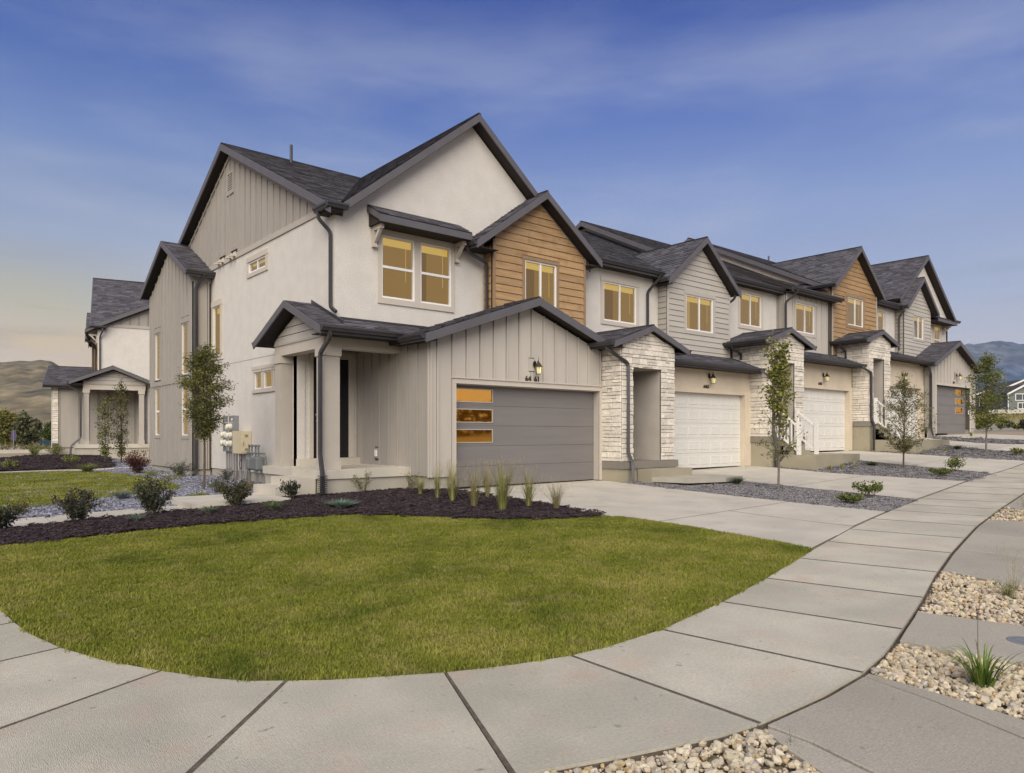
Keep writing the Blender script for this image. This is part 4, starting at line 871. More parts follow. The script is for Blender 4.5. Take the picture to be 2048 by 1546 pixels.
def sheet(name, poly, mat, off=0.0, thick=0.0, cell=1.0, kind='structure', parent=None, flat=None, tfun=None):
    """polygon laid on the terrain; with a thickness it becomes a slab with sides"""
    bm = bmesh.new(); vs = [bm.verts.new((x, y, 0)) for x, y in poly]; bm.faces.new(vs)
    xs = [p[0] for p in poly]; ys = [p[1] for p in poly]
    if flat is None:
        for ax, lo, hi in ((0, min(xs), max(xs)), (1, min(ys), max(ys))):
            k = math.floor(lo / cell) + 1
            while k * cell < hi:
                co = (k * cell, 0, 0) if ax == 0 else (0, k * cell, 0); no = (1, 0, 0) if ax == 0 else (0, 1, 0)
                bmesh.ops.bisect_plane(bm, geom=bm.verts[:] + bm.edges[:] + bm.faces[:], plane_co=co, plane_no=no); k += 1
    bmesh.ops.triangulate(bm, faces=bm.faces[:])
    for f in bm.faces:
        if f.normal.z < 0: f.normal_flip()
    for v in bm.verts: v.co.z = (flat if flat is not None else (tfun or T)(v.co.x, v.co.y)) + off
    if thick:
        r = bmesh.ops.extrude_face_region(bm, geom=bm.faces[:])
        for e in r['geom']:
            if isinstance(e, bmesh.types.BMVert): pass
        top = [e for e in r['geom'] if isinstance(e, bmesh.types.BMVert)]
        orig = [v for v in bm.verts if v not in set(top)]
        for v in orig: v.co.z -= thick
        bmesh.ops.recalc_face_normals(bm, faces=bm.faces[:])
    o = Vector((0, 0, 0)) if parent is None else ORG[parent.name]
    if parent is not None: bmesh.ops.translate(bm, verts=bm.verts[:], vec=-o)
    me = bpy.data.meshes.new(name); bm.to_mesh(me); bm.free(); me.materials.append(M[mat])
    ob = bpy.data.objects.new(name, me); S.collection.objects.link(ob); ORG[ob.name] = o
    if parent is not None: ob.parent = parent
    elif kind: ob['kind'] = kind
    return ob

# bare ground out to the hills
gx = sorted(set([-1200, -700, -300, -150, -90] + XS + [(a + b) / 2 for a, b in zip(XS, XS[1:])] + [500, 700, 1200, 2500, 5000, 10500])); gy = sorted(set([-1200, -500, -300, -100] + YS + [(a + b) / 2 for a, b in zip(YS, YS[1:])] + [500, 800, 1500, 3000, 5100]))
b = MB(); vs = [(x, y, T(x, y) - .10 - (0 if x < 47 else 0)) for y in gy for x in gx]; n = len(gx)
b.add(vs, [(j * n + i, j * n + i + 1, (j + 1) * n + i + 1, (j + 1) * n + i) for j in range(len(gy) - 1) for i in range(n - 1)])
ground = b.build('ground', 'dirt', recalc=False, smooth=True, kind='structure')

# ---------------------------------------------------------------- pavement slabs
BACK = [(.76, 8.75), (.82, 8.08), (.88, 7.6), (1.02, 7.01), (1.23, 6.4), (1.5, 5.87), (1.76, 5.44), (1.94, 5.23), (2.39, 4.88), (3.12, 4.47), (3.61, 4.28), (4.1, 4.15), (4.48, 4.1), (5.22, 4.11), (6.43, 4.3), (7.72, 4.58), (9.28, 4.96), (9.96, 5.13), (12.16, 5.62), (14.89, 6.12), (18.03, 6.72), (22.77, 7.2), (25.39, 7.38), (28.9, 7.58), (34, 8.0), (40, 8.6), (50, 9.8), (62, 11.3)]
OUTER = [(-.92, 12), (-.92, 9.4), (-.88, 7.95), (-.64, 6.6), (-.05, 5.15), (.40, 4.45), (.96, 3.83), (1.65, 3.30), (2.45, 2.90), (3.05, 2.69), (3.7, 2.49), (4.05, 2.43), (4.38, 2.41), (4.79, 2.39), (5.42, 2.41), (6.04, 2.5), (6.35, 2.57), (6.82, 2.68), (7.29, 2.79), (8.07, 2.98), (9.43, 3.34), (11.05, 3.72), (12.5, 4.02), (14.04, 4.33), (15.26, 4.53), (17.8, 5.0), (20.7, 5.38), (25, 5.75), (30, 6.1), (40, 7.0), (50, 8.2), (62, 9.7)]
BACK0 = [(.74, 12), (.74, 9.4)] + BACK
JT = [((.74, 11.2), (-.92, 11.2)), ((.745, 9.75), (-.92, 9.75)), ((.81, 8.1), (-.88, 7.95)), ((1.01, 7.0), (-.64, 6.6)), ((1.49, 5.86), (-.05, 5.15)), ((2.13, 5.06), (.96, 3.83)), ((3.11, 4.46), (2.45, 2.90)), ((4.11, 4.14), (4.05, 2.43)), ((5.22, 4.11), (5.42, 2.41)), ((6.47, 4.31), (6.79, 2.68)), ((7.8, 4.60), (8.14, 3.0)), ((9.23, 4.94), (9.59, 3.38)), ((10.75, 5.29), (11.04, 3.72)), ((12.14, 5.61), (12.49, 4.02))]
def along(poly, p, q):
    """vertices of a polyline strictly between the points nearest p and q"""
    def par(pt):
        best = (1e9, 0)
        for i, (a, b_) in enumerate(zip(poly, poly[1:])):
            dx, dy = b_[0] - a[0], b_[1] - a[1]; t = max(0, min(1, ((pt[0] - a[0]) * dx + (pt[1] - a[1]) * dy) / (dx * dx + dy * dy)))
            d_ = (a[0] + dx * t - pt[0]) ** 2 + (a[1] + dy * t - pt[1]) ** 2
            if d_ < best[0]: best = (d_, i + t)
        return best[1]
    a, b_ = par(p), par(q); r = [poly[i] for i in range(len(poly)) if a + .04 < i < b_ - .04]
    def at(s): i = min(int(s), len(poly) - 2); t = s - i; return (poly[i][0] * (1 - t) + poly[i + 1][0] * t, poly[i][1] * (1 - t) + poly[i + 1][1] * t)
    return [at(a)] + r + [at(b_)]
def ptx(poly, x):
    for a, b_ in zip(poly, poly[1:]):
        if a[0] <= x <= b_[0] and b_[0] > a[0]: t = (x - a[0]) / (b_[0] - a[0]); return (x, a[1] + (b_[1] - a[1]) * t)
xx = 12.14 + 1.5
while xx < 60: JT.append((ptx(BACK, xx), ptx(OUTER, xx + .32))); xx += 1.52
side = sheet('pavement', BACK0 + OUTER[::-1], 'gap', -.02, .03)
sheet('pavement_joint', OUTER[6:] + [(x + .008, y - .027) for x, y in OUTER[6:][::-1]], 'gap', -.045, .03)
def inset(poly, k):
    cx = sum(p[0] for p in poly) / len(poly); cy = sum(p[1] for p in poly) / len(poly); out = []; n = len(poly)
    # offset along edges
    ar = sum(poly[i][0] * poly[(i + 1) % n][1] - poly[(i + 1) % n][0] * poly[i][1] for i in range(n)); sg = 1 if ar > 0 else -1
    for i in range(n):
        a, b_, c = poly[i - 1], poly[i], poly[(i + 1) % n]
        def nr(p, q):
            d_ = math.hypot(q[0] - p[0], q[1] - p[1]) or 1; return (-(q[1] - p[1]) / d_ * sg, (q[0] - p[0]) / d_ * sg)
        n1, n2 = nr(a, b_), nr(b_, c); den = 1 + n1[0] * n2[0] + n1[1] * n2[1]; den = max(den, .5)
        out.append((b_[0] + (n1[0] + n2[0]) / den * k, b_[1] + (n1[1] + n2[1]) / den * k))
    return out
def bevslab(name, poly, mat, off, thick, parent=None, cell=.8, bev=.006):
    """slab with slightly rounded arrises and an uneven level"""
    o = sheet(name, poly, mat, off, thick, cell, parent=parent)
    md = o.modifiers.new('arris', 'BEVEL'); md.width = bev; md.segments = 1; md.limit_method = 'ANGLE'; md.angle_limit = math.radians(50)
    return o
for i, ((a, b_), (c, d_)) in enumerate(zip(JT, JT[1:])):
    sheet('pavement_joint', inset([a, b_, (b_[0] + (d_[0] - b_[0]) * .018, b_[1] + (d_[1] - b_[1]) * .018), (a[0] + (c[0] - a[0]) * .018, a[1] + (c[1] - a[1]) * .018)], -.001), 'gap', .0015, 0, .8, parent=side); bk = along(BACK0, a, c); ot = along(OUTER, b_, d_); poly = bk + ot[::-1]
    sheet('paving_slab', inset(poly, .009), 'sidewalk', .0, .11, .8, parent=side)

# aprons between the pavement and the street, with rock beds between
def P2(l): return l
apA = bevslab('apron_slab', [(4.09, 2.40), (4.38, 2.385), (4.79, 2.365), (5.372, 2.385), (5.24, 1.86), (5.05, 1.36), (4.6, .2), (4.2, -1.5), (3.2, -1.5), (3.75, .6), (3.98, 1.75), (4.07, 2.1)], 'apron', -.008, .12); apA['kind'] = 'structure'
k1 = bevslab('apron_edging', [(5.385, 2.385), (5.47, 2.39), (5.42, 1.86), (5.35, 1.39), (4.95, .2), (4.6, -1.5), (4.22, -1.5), (4.62, .2), (5.075, 1.36), (5.265, 1.86)], 'apron', -.010, .12, bev=.004); k1['kind'] = 'structure'
k2 = bevslab('apron_edging', [(4.06, 2.36), (4.045, 2.1), (3.955, 1.75), (3.72, .6), (3.17, -1.5), (2.9, -1.5), (3.45, .6), (3.72, 1.78), (3.88, 2.15), (4.02, 2.38)], 'apron', -.012, .12, bev=.004); k2['kind'] = 'structure'
apB = bevslab('apron_slab', [(6.46, 2.565), (6.82, 2.655), (7.29, 2.765), (7.54, 2.83), (7.70, 2.1), (7.9, .9), (8.0, -1.5), (6.3, -1.5), (6.45, .8), (6.58, 1.75), (6.53, 2.0)], 'apron', -.008, .12); apB['kind'] = 'structure'
pc = [(9.87, 3.415), (11.05, 3.69), (12.5, 3.99), (14.04, 4.30), (15.03, 4.46), (15.25, 3.97), (15.6, 2.2), (15.8, -1), (8.9, -1), (9.3, 1.2), (9.49, 2.45)]
def cut(p, xa, xb):
    out = []; n = len(p)
    for i in range(n):
        a, c = p[i], p[(i + 1) % n]
        for (q) in (a,):
            if xa <= q[0] <= xb: out.append(q)
        for xv in sorted((xa, xb), reverse=a[0] > c[0]):
            if (a[0] - xv) * (c[0] - xv) < 0: t = (xv - a[0]) / (c[0] - a[0]); out.append((xv, a[1] + (c[1] - a[1]) * t))
    return out
for xa, xb in ((8, 11.5), (11.52, 13.2), (13.22, 16)): o = bevslab('apron_slab', cut(pc, xa, xb), 'apron', -.015, .12); o['kind'] = 'structure'
o = bevslab('apron_slab', [(17.78, 4.97), (20.7, 5.35), (24.5, 5.67), (24.8, 4), (24.8, -1), (17.2, -1), (17.4, 3), (17.45, 4.5)], 'apron', -.015, .12); o['kind'] = 'structure'
m = MB(); z = T(7.16, 1.86) - .015
m.lathe((7.22, 1.86, z), [(.15, -.01), (.15, .006), (.13, .012), (.0001, .012)], 20); 
cover = m.build('valve_cover', 'steel', origin=(7.22, 1.86, z)); tag(cover, 'round metal valve cover set in the pale apron slab at the right edge', 'cover')
m = MB()
for k in range(14):
    a = 2 * math.pi * k / 14; m.box(7.22 + .09 * math.cos(a) - .012, 7.22 + .09 * math.cos(a) + .012, 1.86 + .09 * math.sin(a) - .012, 1.86 + .09 * math.sin(a) + .012, z + .011, z + .016)
m.build('stud', 'gas_grey', cover)
# street and kerb in front of the aprons
sheet('street', [(-9, 40), (-9, 3), (-6, -1.5), (-2, -4), (4, -5), (30, -2.2), (62, 3), (62, -8), (20, -14), (-2, -14), (-20, -8), (-22, 40)], 'asphalt', -.16, 0, 4)

# ---------------------------------------------------------------- driveways, strips
def drive(name, poly, joints=()): return bevslab(name, poly, 'concrete', -.004, .1, bev=.008)
LD = [(10.02, 5.19), (10.19, 6.02), (10.32, 7.11), (10.38, 8.22), (10.25, 8.96), (10.06, 9.26), (10.02, 10.23), (9.88, 11.57), (9.68, 13.3), (9.66, 14.05)]
d1L = [(12.5, 5.73), (12.6, 8.22)]
dr1 = empty('driveway', (12.4, 9, T(12.4, 9)), None, None); dr1['kind'] = 'structure'
def dslab(par, poly):
    n_ = len(poly)
    for i_ in range(n_):
        p_, q_ = poly[i_], poly[(i_ + 1) % n_]
        L_ = math.hypot(q_[0] - p_[0], q_[1] - p_[1])
        if L_ > 1.2: nx, ny = -(q_[1] - p_[1]) / L_ * .009, (q_[0] - p_[0]) / L_ * .009; sheet('driveway_joint', [(p_[0] - nx, p_[1] - ny), (q_[0] - nx, q_[1] - ny), (q_[0] + nx, q_[1] + ny), (p_[0] + nx, p_[1] + ny)], 'gap', -.0025, 0, parent=par)
    #
    sheet('driveway_joint', inset(poly, -.002), 'gap', -.009, 0, parent=par); return bevslab('driveway_slab', inset(poly, .006), 'concrete', -.004, .1, par, bev=.003)
dslab(dr1, [(10.02, 5.19), (10.19, 6.02), (10.32, 7.11), (10.38, 8.24), (12.62, 8.24), (12.52, 5.73), (11.4, 5.47)])
dslab(dr1, [(12.52, 5.73), (12.62, 8.24), (14.92, 8.24), (14.98, 6.95), (14.89, 6.16), (13.7, 5.95)])
dslab(dr1, [(10.38, 8.24), (10.25, 8.96), (10.06, 9.26), (10.02, 10.23), (9.88, 11.57), (9.68, 13.3), (9.66, 14.05), (14.87, 14.05), (14.87, 13.03), (14.92, 9.94), (14.92, 8.24)])
S1R = [(18.06, 6.79), (18.1, 8.44), (18.05, 10.11), (18.0, 11.2)]; S2L = [(22.83, 13.2), (22.66, 10.6), (22.6, 8.92), (22.74, 7.24)]
dr2 = empty('driveway', (20.4, 10, T(20.4, 10)), None, None); dr2['kind'] = 'structure'
dslab(dr2, [(18.06, 6.80), (18.1, 8.44), (18.07, 9.9), (22.63, 9.9), (22.6, 8.92), (22.74, 7.26), (20.4, 7.02)])
dslab(dr2, [(18.07, 9.9), (18.0, 11.2), (18.0, 12.4), (17.3, 12.99), (17.3, 14.15), (22.78, 14.15), (22.80, 13.2), (22.66, 10.6), (22.63, 9.9)])
dr3 = empty('driveway', (28.2, 10, T(28.2, 10)), None, None); dr3['kind'] = 'structure'
dslab(dr3, [(25.42, 7.42), (25.7, 7.9), (25.86, 9.93), (30.5, 9.93), (30.54, 9.39), (30.7, 7.78), (28, 7.56)])
dslab(dr3, [(25.86, 9.93), (26.07, 11.56), (26.2, 13.2), (25.2, 13.3), (25.2, 14.2), (30.55, 14.2), (30.48, 13.25), (30.56, 11.73), (30.5, 9.93)])
dr4 = empty('driveway', (35.6, 10, T(35.6, 10)), None, None); dr4['kind'] = 'structure'
dslab(dr4, [(34.3, 8.05), (34.22, 8.89), (33.9, 10), (37.4, 10), (37.5, 9.77), (37.8, 8.45)])
dslab(dr4, [(33.9, 10), (34.2, 11.6), (34.6, 13.3), (32.8, 13.4), (32.8, 14.2), (38.1, 14.2), (37.2, 13.3), (36.8, 11.32), (37.4, 10)])
dr5 = empty('driveway', (41.5, 11, T(41.5, 11)), None, None); dr5['kind'] = 'structure'
dslab(dr5, [(40.0, 8.7), (39.84, 10.35), (39.4, 12.01), (38.8, 12.9), (38.8, 13.95), (44.3, 13.95), (45, 9.3)])
sheet('gravel_strip', [(14.9, 13.05), (14.95, 9.94), (14.95, 8.24), (15.0, 6.95), (14.92, 6.18), (18.03, 6.77), (18.08, 8.44), (18.04, 9.9), (17.98, 11.2), (17.9, 12.5), (17.2, 13.0)], 'grey_gravel', -.03)
sheet('gravel_strip', [(22.84, 13.2), (22.68, 10.6), (22.62, 8.92), (22.76, 7.26), (25.38, 7.42), (25.67, 7.9), (25.84, 9.93), (26.05, 11.56), (26.15, 13.2)], 'grey_gravel', -.03)
sheet('gravel_strip', [(30.5, 13.35), (30.58, 11.73), (30.56, 9.39), (30.72, 7.8), (34.28, 8.05), (34.2, 8.89), (33.88, 10.0), (34.18, 11.5), (34.5, 13.3)], 'grey_gravel', -.03)
sheet('gravel_strip', [(37.22, 13.3), (36.84, 11.32), (37.44, 10.0), (37.82, 8.45), (39.95, 8.68), (39.8, 10.35), (39.36, 12.01), (38.78, 12.9), (38.7, 13.6)], 'grey_gravel', -.03)
sheet('entry_pad', [(15.5, 12.6), (15.75, 11.5), (17.0, 11.2), (17.98, 11.3), (17.99, 12.4), (17.3, 12.98), (17.3, 13.0), (15.5, 12.98)], 'found', .045, .12, flat=.05)

# ---------------------------------------------------------------- lawns, beds, walk
ML = [(10.02, 9.23), (9.23, 9.42), (8.45, 9.82), (7.8, 10.34), (7.25, 11.01), (6.88, 11.47), (6.19, 11.96), (5.42, 12.24), (3.95, 12.45), (2.96, 12.54), (2.24, 12.54), (1.7, 12.45), (1.09, 12.51), (.76, 12.5)]
lawn_poly = [(.76, 8.75), (.82, 8.08), (.88, 7.6), (1.02, 7.01), (1.23, 6.4), (1.5, 5.87), (1.76, 5.44), (1.94, 5.23), (2.39, 4.88), (3.12, 4.47), (3.61, 4.28), (4.1, 4.15), (4.48, 4.1), (5.22, 4.11), (6.43, 4.3), (7.72, 4.58), (9.28, 4.96), (10.0, 5.15), (10.17, 6.02), (10.30, 7.11), (10.36, 8.22), (10.23, 8.96), (10.04, 9.22)] + ML[1:]
def rippled(x, y): return T(x, y) + .010 * noise.noise(Vector((x * 1.1, y * 1.1, 0))) - .012
lawn = sheet('lawn', inset(lawn_poly, .02), 'lawn_soil', 0, .05, .5, tfun=rippled)
MD = [(10.06, 9.26), (10.0, 10.23), (9.86, 11.57), (9.66, 13.3), (9.64, 13.9)]
mulch_poly = ML[::-1] + [(10.03, 9.27)] + MD[1:] + [(9.3, 13.9), (9.0, 14.8), (6.7, 14.9), (5.95, 14.85), (5.9, 14.20), (4.22, 14.12), (3.28, 14.06), (.76, 13.9)]
def heaped(x, y): return T(x, y) + .03 + .025 * noise.noise(Vector((x * 1.7, y * 1.7, 3)))
mulch = sheet('mulch_bed', mulch_poly, 'mulch', 0, 0, .6, tfun=heaped)
wk = empty('walkway', (3, 14.6, T(3, 14.6)), None, None); wk['kind'] = 'structure'
xa = .76
for xb in (1.95, 3.1, 4.2): bevslab('walkway_slab', [(xa + .006, 14.13), (xb - .006, 14.13), (xb - .006, 15.05), (xa + .006, 15.05)], 'concrete', .035, .12, wk, bev=.008); xa = xb
m = MB(); m.box(4.15, 6.055, 14.12, 15.95, -.35, -.03); o = m.build('landing_slab', 'concrete', wk)
bm = bmesh.new()
lawn2_poly = [(2.5, 28.73), (4.27, 28.35), (5.13, 27.06), (5.58, 24.29), (5.66, 21.79), (5.46, 19.68), (5.27, 19.06), (4.53, 18.3), (3.58, 17.83), (2.62, 17.29), (2.18, 16.91), (1.6, 16.8), (.76, 16.9), (.76, 28.8)]
lawn2 = sheet('lawn', lawn2_poly, 'lawn_soil', .0, .05, 1.0, tfun=lambda x, y: T(x, y) + .0)
gravel_poly = [(.76, 15.06), (4.14, 15.06), (4.14, 15.96), (6.9, 15.96), (7.5, 17.2), (7.5, 23.55), (6.95, 23.6), (6.95, 28.4), (7.5, 28.45), (7.5, 38.9), (6.45, 32.87), (5.92, 29.37), (5.6, 28.6), (4.3, 28.5), (.76, 28.9), (.76, 16.9), (1.6, 16.8), (2.18, 16.9)]
bluegr = sheet('gravel_bed', gravel_poly, 'blue_gravel', -.02, 0, 1.0)
sheet('garden_path', [(.3, 29.0), (2.5, 28.85), (4.3, 28.6), (5.6, 28.65), (6.3, 29.3), (9, 29.5), (9, 30.1), (6.3, 30.0), (5.3, 29.3), (2.5, 29.5), (.3, 29.6)], 'concrete', .03, .08)
mulch2 = sheet('mulch_bed', [(.9, 29.7), (2.53, 29.6), (5.2, 29.45), (5.9, 29.9), (6.45, 32.87), (7.51, 38.92), (7.1, 41.0), (6.0, 42.8), (4.66, 42.2), (3.41, 39.4), (1.8, 37)], 'mulch', .05, 0, 1.0)
# ---------------------------------------------------------------- scattering
PROTO = bpy.data.collections.new('scatter_sources')
def proto(coll, mb, mat, name):
    me = bpy.data.meshes.new(name); me.from_pydata(mb.v, [], mb.f); me.materials.append(M[mat])
    if any(c is not None for c in mb.c):
        at = me.color_attributes.new('Col', 'FLOAT_COLOR', 'CORNER'); buf = []
        for f, c in zip(mb.f, mb.c): buf += [*(c or (1, 1, 1)), 1.0] * len(f)
        at.data.foreach_set('color', buf)
    o = bpy.data.objects.new(name, me); coll.objects.link(o); return o
def scatter(name, label, target, coll, dens, smin, smax, seed, tilt=.1, off=0.0, kind='stuff'):
    me = target.data; ob = bpy.data.objects.new(name, me.copy()); S.collection.objects.link(ob); ob.location = target.location
    # keep only upward faces
    bm = bmesh.new(); bm.from_mesh(ob.data); bmesh.ops.delete(bm, geom=[f for f in bm.faces if f.normal.z < .6 or (f.calc_center_median().z < -900)], context='FACES'); bm.to_mesh(ob.data); bm.free()
    if label: ob['label'] = label
    ob['kind'] = kind
    g = bpy.data.node_groups.new(name, 'GeometryNodeTree'); g.interface.new_socket('Geometry', in_out='INPUT', socket_type='NodeSocketGeometry'); g.interface.new_socket('Geometry', in_out='OUTPUT', socket_type='NodeSocketGeometry')
    gi = g.nodes.new('NodeGroupInput'); go = g.nodes.new('NodeGroupOutput'); ds = g.nodes.new('GeometryNodeDistributePointsOnFaces'); ds.inputs['Density'].default_value = dens; ds.inputs['Seed'].default_value = seed
    ins = g.nodes.new('GeometryNodeInstanceOnPoints'); ci = g.nodes.new('GeometryNodeCollectionInfo'); ci.inputs['Collection'].default_value = coll; ci.inputs['Separate Children'].default_value = True; ci.inputs['Reset Children'].default_value = True
    ins.inputs['Pick Instance'].default_value = True
    rv = g.nodes.new('FunctionNodeRandomValue'); rv.data_type = 'FLOAT_VECTOR'; rv.inputs[0].default_value = (-tilt, -tilt, 0); rv.inputs[1].default_value = (tilt, tilt, 6.283)
    rs = g.nodes.new('FunctionNodeRandomValue'); rs.data_type = 'FLOAT'; rs.inputs[2].default_value = smin; rs.inputs[3].default_value = smax; rs.inputs['Seed'].default_value = seed + 3
    k = g.links.new; k(gi.outputs[0], ds.inputs['Mesh']); k(ds.outputs['Points'], ins.inputs['Points']); k(ci.outputs[0], ins.inputs['Instance']); k(rv.outputs[0], ins.inputs['Rotation']); k(rs.outputs[1], ins.inputs['Scale']); k(ins.outputs[0], go.inputs[0])
    md = ob.modifiers.new('scatter', 'NODES'); md.node_group = g
    return ob
# grass tufts
gm = bpy.data.materials.new('grass_blade'); gm.use_nodes = True; t = gm.node_tree; bs_ = t.nodes['Principled BSDF']; bs_.inputs['Roughness'].default_value = .75; bs_.inputs['Specular IOR Level'].default_value = .12
ge = nd(t, 'ShaderNodeNewGeometry')
def pn(scale, det=3):
    n_ = nd(t, 'ShaderNodeTexNoise'); t.links.new(ge.outputs['Position'], n_.inputs[0]); n_.inputs['Scale'].default_value = scale; n_.inputs['Detail'].default_value = det; return n_.outputs[0]
c1 = ramp(t, pn(.9), [(.32, (.110, .135, .020)), (.5, (.180, .200, .032)), (.68, (.255, .252, .056))])
c2 = mixc(t, mth(t, 'MULTIPLY', ramp(t, pn(3.5), [(.45, (0, 0, 0)), (.72, (1, 1, 1))]), .45), c1, (.30, .26, .10, 1))
oi = nd(t, 'ShaderNodeObjectInfo'); f2 = mth(t, 'ADD', mth(t, 'MULTIPLY', oi.outputs['Random'], .45), .78); cc = nd(t, 'ShaderNodeCombineColor'); [t.links.new(f2, cc.inputs[i]) for i in range(3)]
c3 = mixc(t, 1.0, c2, cc.outputs[0], 'MULTIPLY'); at_ = nd(t, 'ShaderNodeAttribute', attribute_name='Col'); c4 = mixc(t, 1.0, c3, at_.outputs['Color'], 'MULTIPLY')
t.links.new(c4, bs_.inputs['Base Color']); M['grass_blade'] = gm
GC = bpy.data.collections.new('grass_sources')
for k in range(4):
    b = MB()
    for i in range(46):
        a = R.uniform(0, 6.28); r = R.uniform(0, .075) ** 1; x, y = r * math.cos(a), r * math.sin(a); h = R.uniform(.022, .048); w = R.uniform(.0016, .0030); th = R.uniform(0, 6.28); ln = R.uniform(.2, .9) * h
        dx, dy = math.cos(th) * ln, math.sin(th) * ln; px, py_ = -math.sin(th) * w, math.cos(th) * w; g = R.uniform(.75, 1.2); col = (g, g, g * R.uniform(.8, 1.1)) if R.random() > .10 else (g * 1.6, g * 1.35, g * 1.9)
        b.add([(x - px, y - py_, 0), (x + px, y + py_, 0), (x + dx * .35 + px * .8, y + dy * .35 + py_ * .8, h * .62), (x + dx * .35 - px * .8, y + dy * .35 - py_ * .8, h * .62), (x + dx, y + dy, h)], [(0, 1, 2, 3), (3, 2, 4)], 0, col)
    proto(GC, b, 'grass_blade', 'grass_tuft')
scatter('grass', 'short mown grass of the front lawn', lawn, GC, 620, .75, 1.25, 1)
scatter('grass', 'short mown grass of the smaller side lawn', lawn2, GC, 220, 1.0, 1.6, 2)
# mulch chips
M['chip'] = material('chip', (.030, .022, .024), .85, rnd=0, attr=True)
CC = bpy.data.collections.new('chip_sources')
for k in range(4):
    b = MB()
    for i in range(60):
        x, y = R.uniform(-.14, .14), R.uniform(-.14, .14); l = R.uniform(.012, .038); w = R.uniform(.004, .010); h = R.uniform(.003, .008); a = R.uniform(0, 3.14); z = R.uniform(0, .022); ca, sa = math.cos(a), math.sin(a); tl = R.uniform(-.5, .5) * l
        g = R.choice((.6, .8, 1, 1.3, 1.9, 2.6)); col = (g, g * .95, g * 1.0)
        P = [(-l, -w, 0), (l, -w, tl), (l, w, tl), (-l, w, 0), (-l, -w, h), (l, -w, h + tl), (l, w, h + tl), (-l, w, h)]
        b.hexa([(x + p[0] * ca - p[1] * sa, y + p[0] * sa + p[1] * ca, z + p[2]) for p in P], 0, col)
    proto(CC, b, 'chip', 'bark_chip')
scatter('bark_mulch', 'dark bark mulch in the bed before the porch', mulch, CC, 75, .9, 1.3, 4, .15)
scatter('bark_mulch', 'dark bark mulch in the bed beside the rear townhouse', mulch2, CC, 18, 1.2, 1.8, 5, .15)
def ico(): 
    bm = bmesh.new(); bmesh.ops.create_icosphere(bm, subdivisions=1, radius=1); v = [tuple(q.co) for q in bm.verts]; f = [tuple(x.index for x in q.verts) for q in bm.faces]; bm.free(); return v, f
IV, IF = ico()
def rockv(s, jit=.22, fl=.6):
    ang = R.uniform(0, 6.28); sx, sy, sz = R.uniform(.7, 1.3), R.uniform(.6, 1.0), R.uniform(fl * .7, fl * 1.2); ca, sa = math.cos(ang), math.sin(ang); out = []
    for v in IV:
        k = 1 + R.uniform(-jit, jit); x, y, z = v[0] * sx * k * s, v[1] * sy * k * s, v[2] * sz * k * s; out.append((x * ca - y * sa, x * sa + y * ca, z))
    return out
M['pebble'] = material('pebble', (.17, .165, .172), .85, attr=True); M['blue_pebble'] = material('blue_pebble', (.155, .16, .195), .85, attr=True)
for nm, mt, cols, sz in (('grey', 'pebble', (.45, .7, 1, 1.3, 1.7), (.008, .017)), ('blue', 'blue_pebble', (.5, .8, 1, 1.3, 1.8), (.010, .022))):
    col_ = bpy.data.collections.new(nm + '_pebble_sources')
    for k in range(3):
        b = MB()
        for i in range(70):
            x, y = R.uniform(-.15, .15), R.uniform(-.15, .15); v = rockv(R.uniform(*sz)); g = R.choice(cols); c = (g * R.uniform(.95, 1.1), g, g * R.uniform(.95, 1.08)); b.add([(p[0] + x, p[1] + y, p[2] + .006 + R.uniform(0, .012)) for p in v], IF, 0, c)
        proto(col_, b, mt, nm + '_pebble')
    M[nm + 'c'] = col_
strips = [o for o in S.objects if o.name.startswith('gravel_strip')]
for i, o in enumerate(strips):
    scatter('gravel', ['grey gravel in the strip between the first two driveways', 'grey gravel in the strip between the second and third driveways', 'grey gravel in the strip between the third and fourth driveways', 'grey gravel in the farthest strip before the boarded garage'][i], o, M['greyc'], [55, 40, 20, 12][i], [.9, 1.1, 1.5, 1.8][i], [1.3, 1.6, 2.0, 2.4][i], 20 + i)
scatter('gravel', 'blue grey slate gravel between the walk and the side lawn', bluegr, M['bluec'], 34, 1.1, 1.8, 31)
# cream rock beds beside the pavement
M['rock'] = material('rock', (.44, .385, .285), .85, (.53, .48, .39), 14, .7, rnd=.22, fine=.12, fs=60, bump=.25, bs=50)
M['rock_tan'] = material('rock_tan', (.42, .31, .16), .85, (.52, .44, .32), 14, .7, rnd=.2, bump=.25, bs=50)
M['rock_grey'] = material('rock_grey', (.34, .31, .27), .85, (.44, .41, .36), 14, .7, rnd=.2, bump=.25, bs=50)
beds = [('C', [(2.47, 2.90), (3.05, 2.66), (3.7, 2.46), (4.02, 2.38), (3.88, 2.15), (3.72, 1.78), (3.45, .6), (3.2, -.5), (1.2, -.5), (1.6, 3.2)], [(3.98, 2.43)], 'rock bed at the pavement corner in the foreground'),
        ('A', [(5.5, 2.40), (6.04, 2.48), (6.40, 2.54), (6.50, 2.0), (6.55, 1.75), (6.42, .8), (6.3, -.3), (5.0, -.3), (5.1, .6), (5.38, 1.39), (5.44, 1.86)], None, 'rock bed with the strappy green lily'),
        ('B', [(7.55, 2.82), (8.07, 2.95), (9.43, 3.30), (9.80, 3.38), (9.46, 2.45), (9.25, 1.2), (9.1, .3), (7.95, .3), (7.92, .9), (7.73, 2.1)], None, 'rock bed with the dry ornamental grass'),
        ('D', [(15.05, 4.44), (15.3, 4.50), (17.7, 4.93), (17.42, 4.5), (17.38, 3), (17.3, 1.5), (15.7, 1.5), (15.64, 2.2), (15.28, 3.97)], None, 'farthest cream rock bed beside the pavement')]
rmesh = []
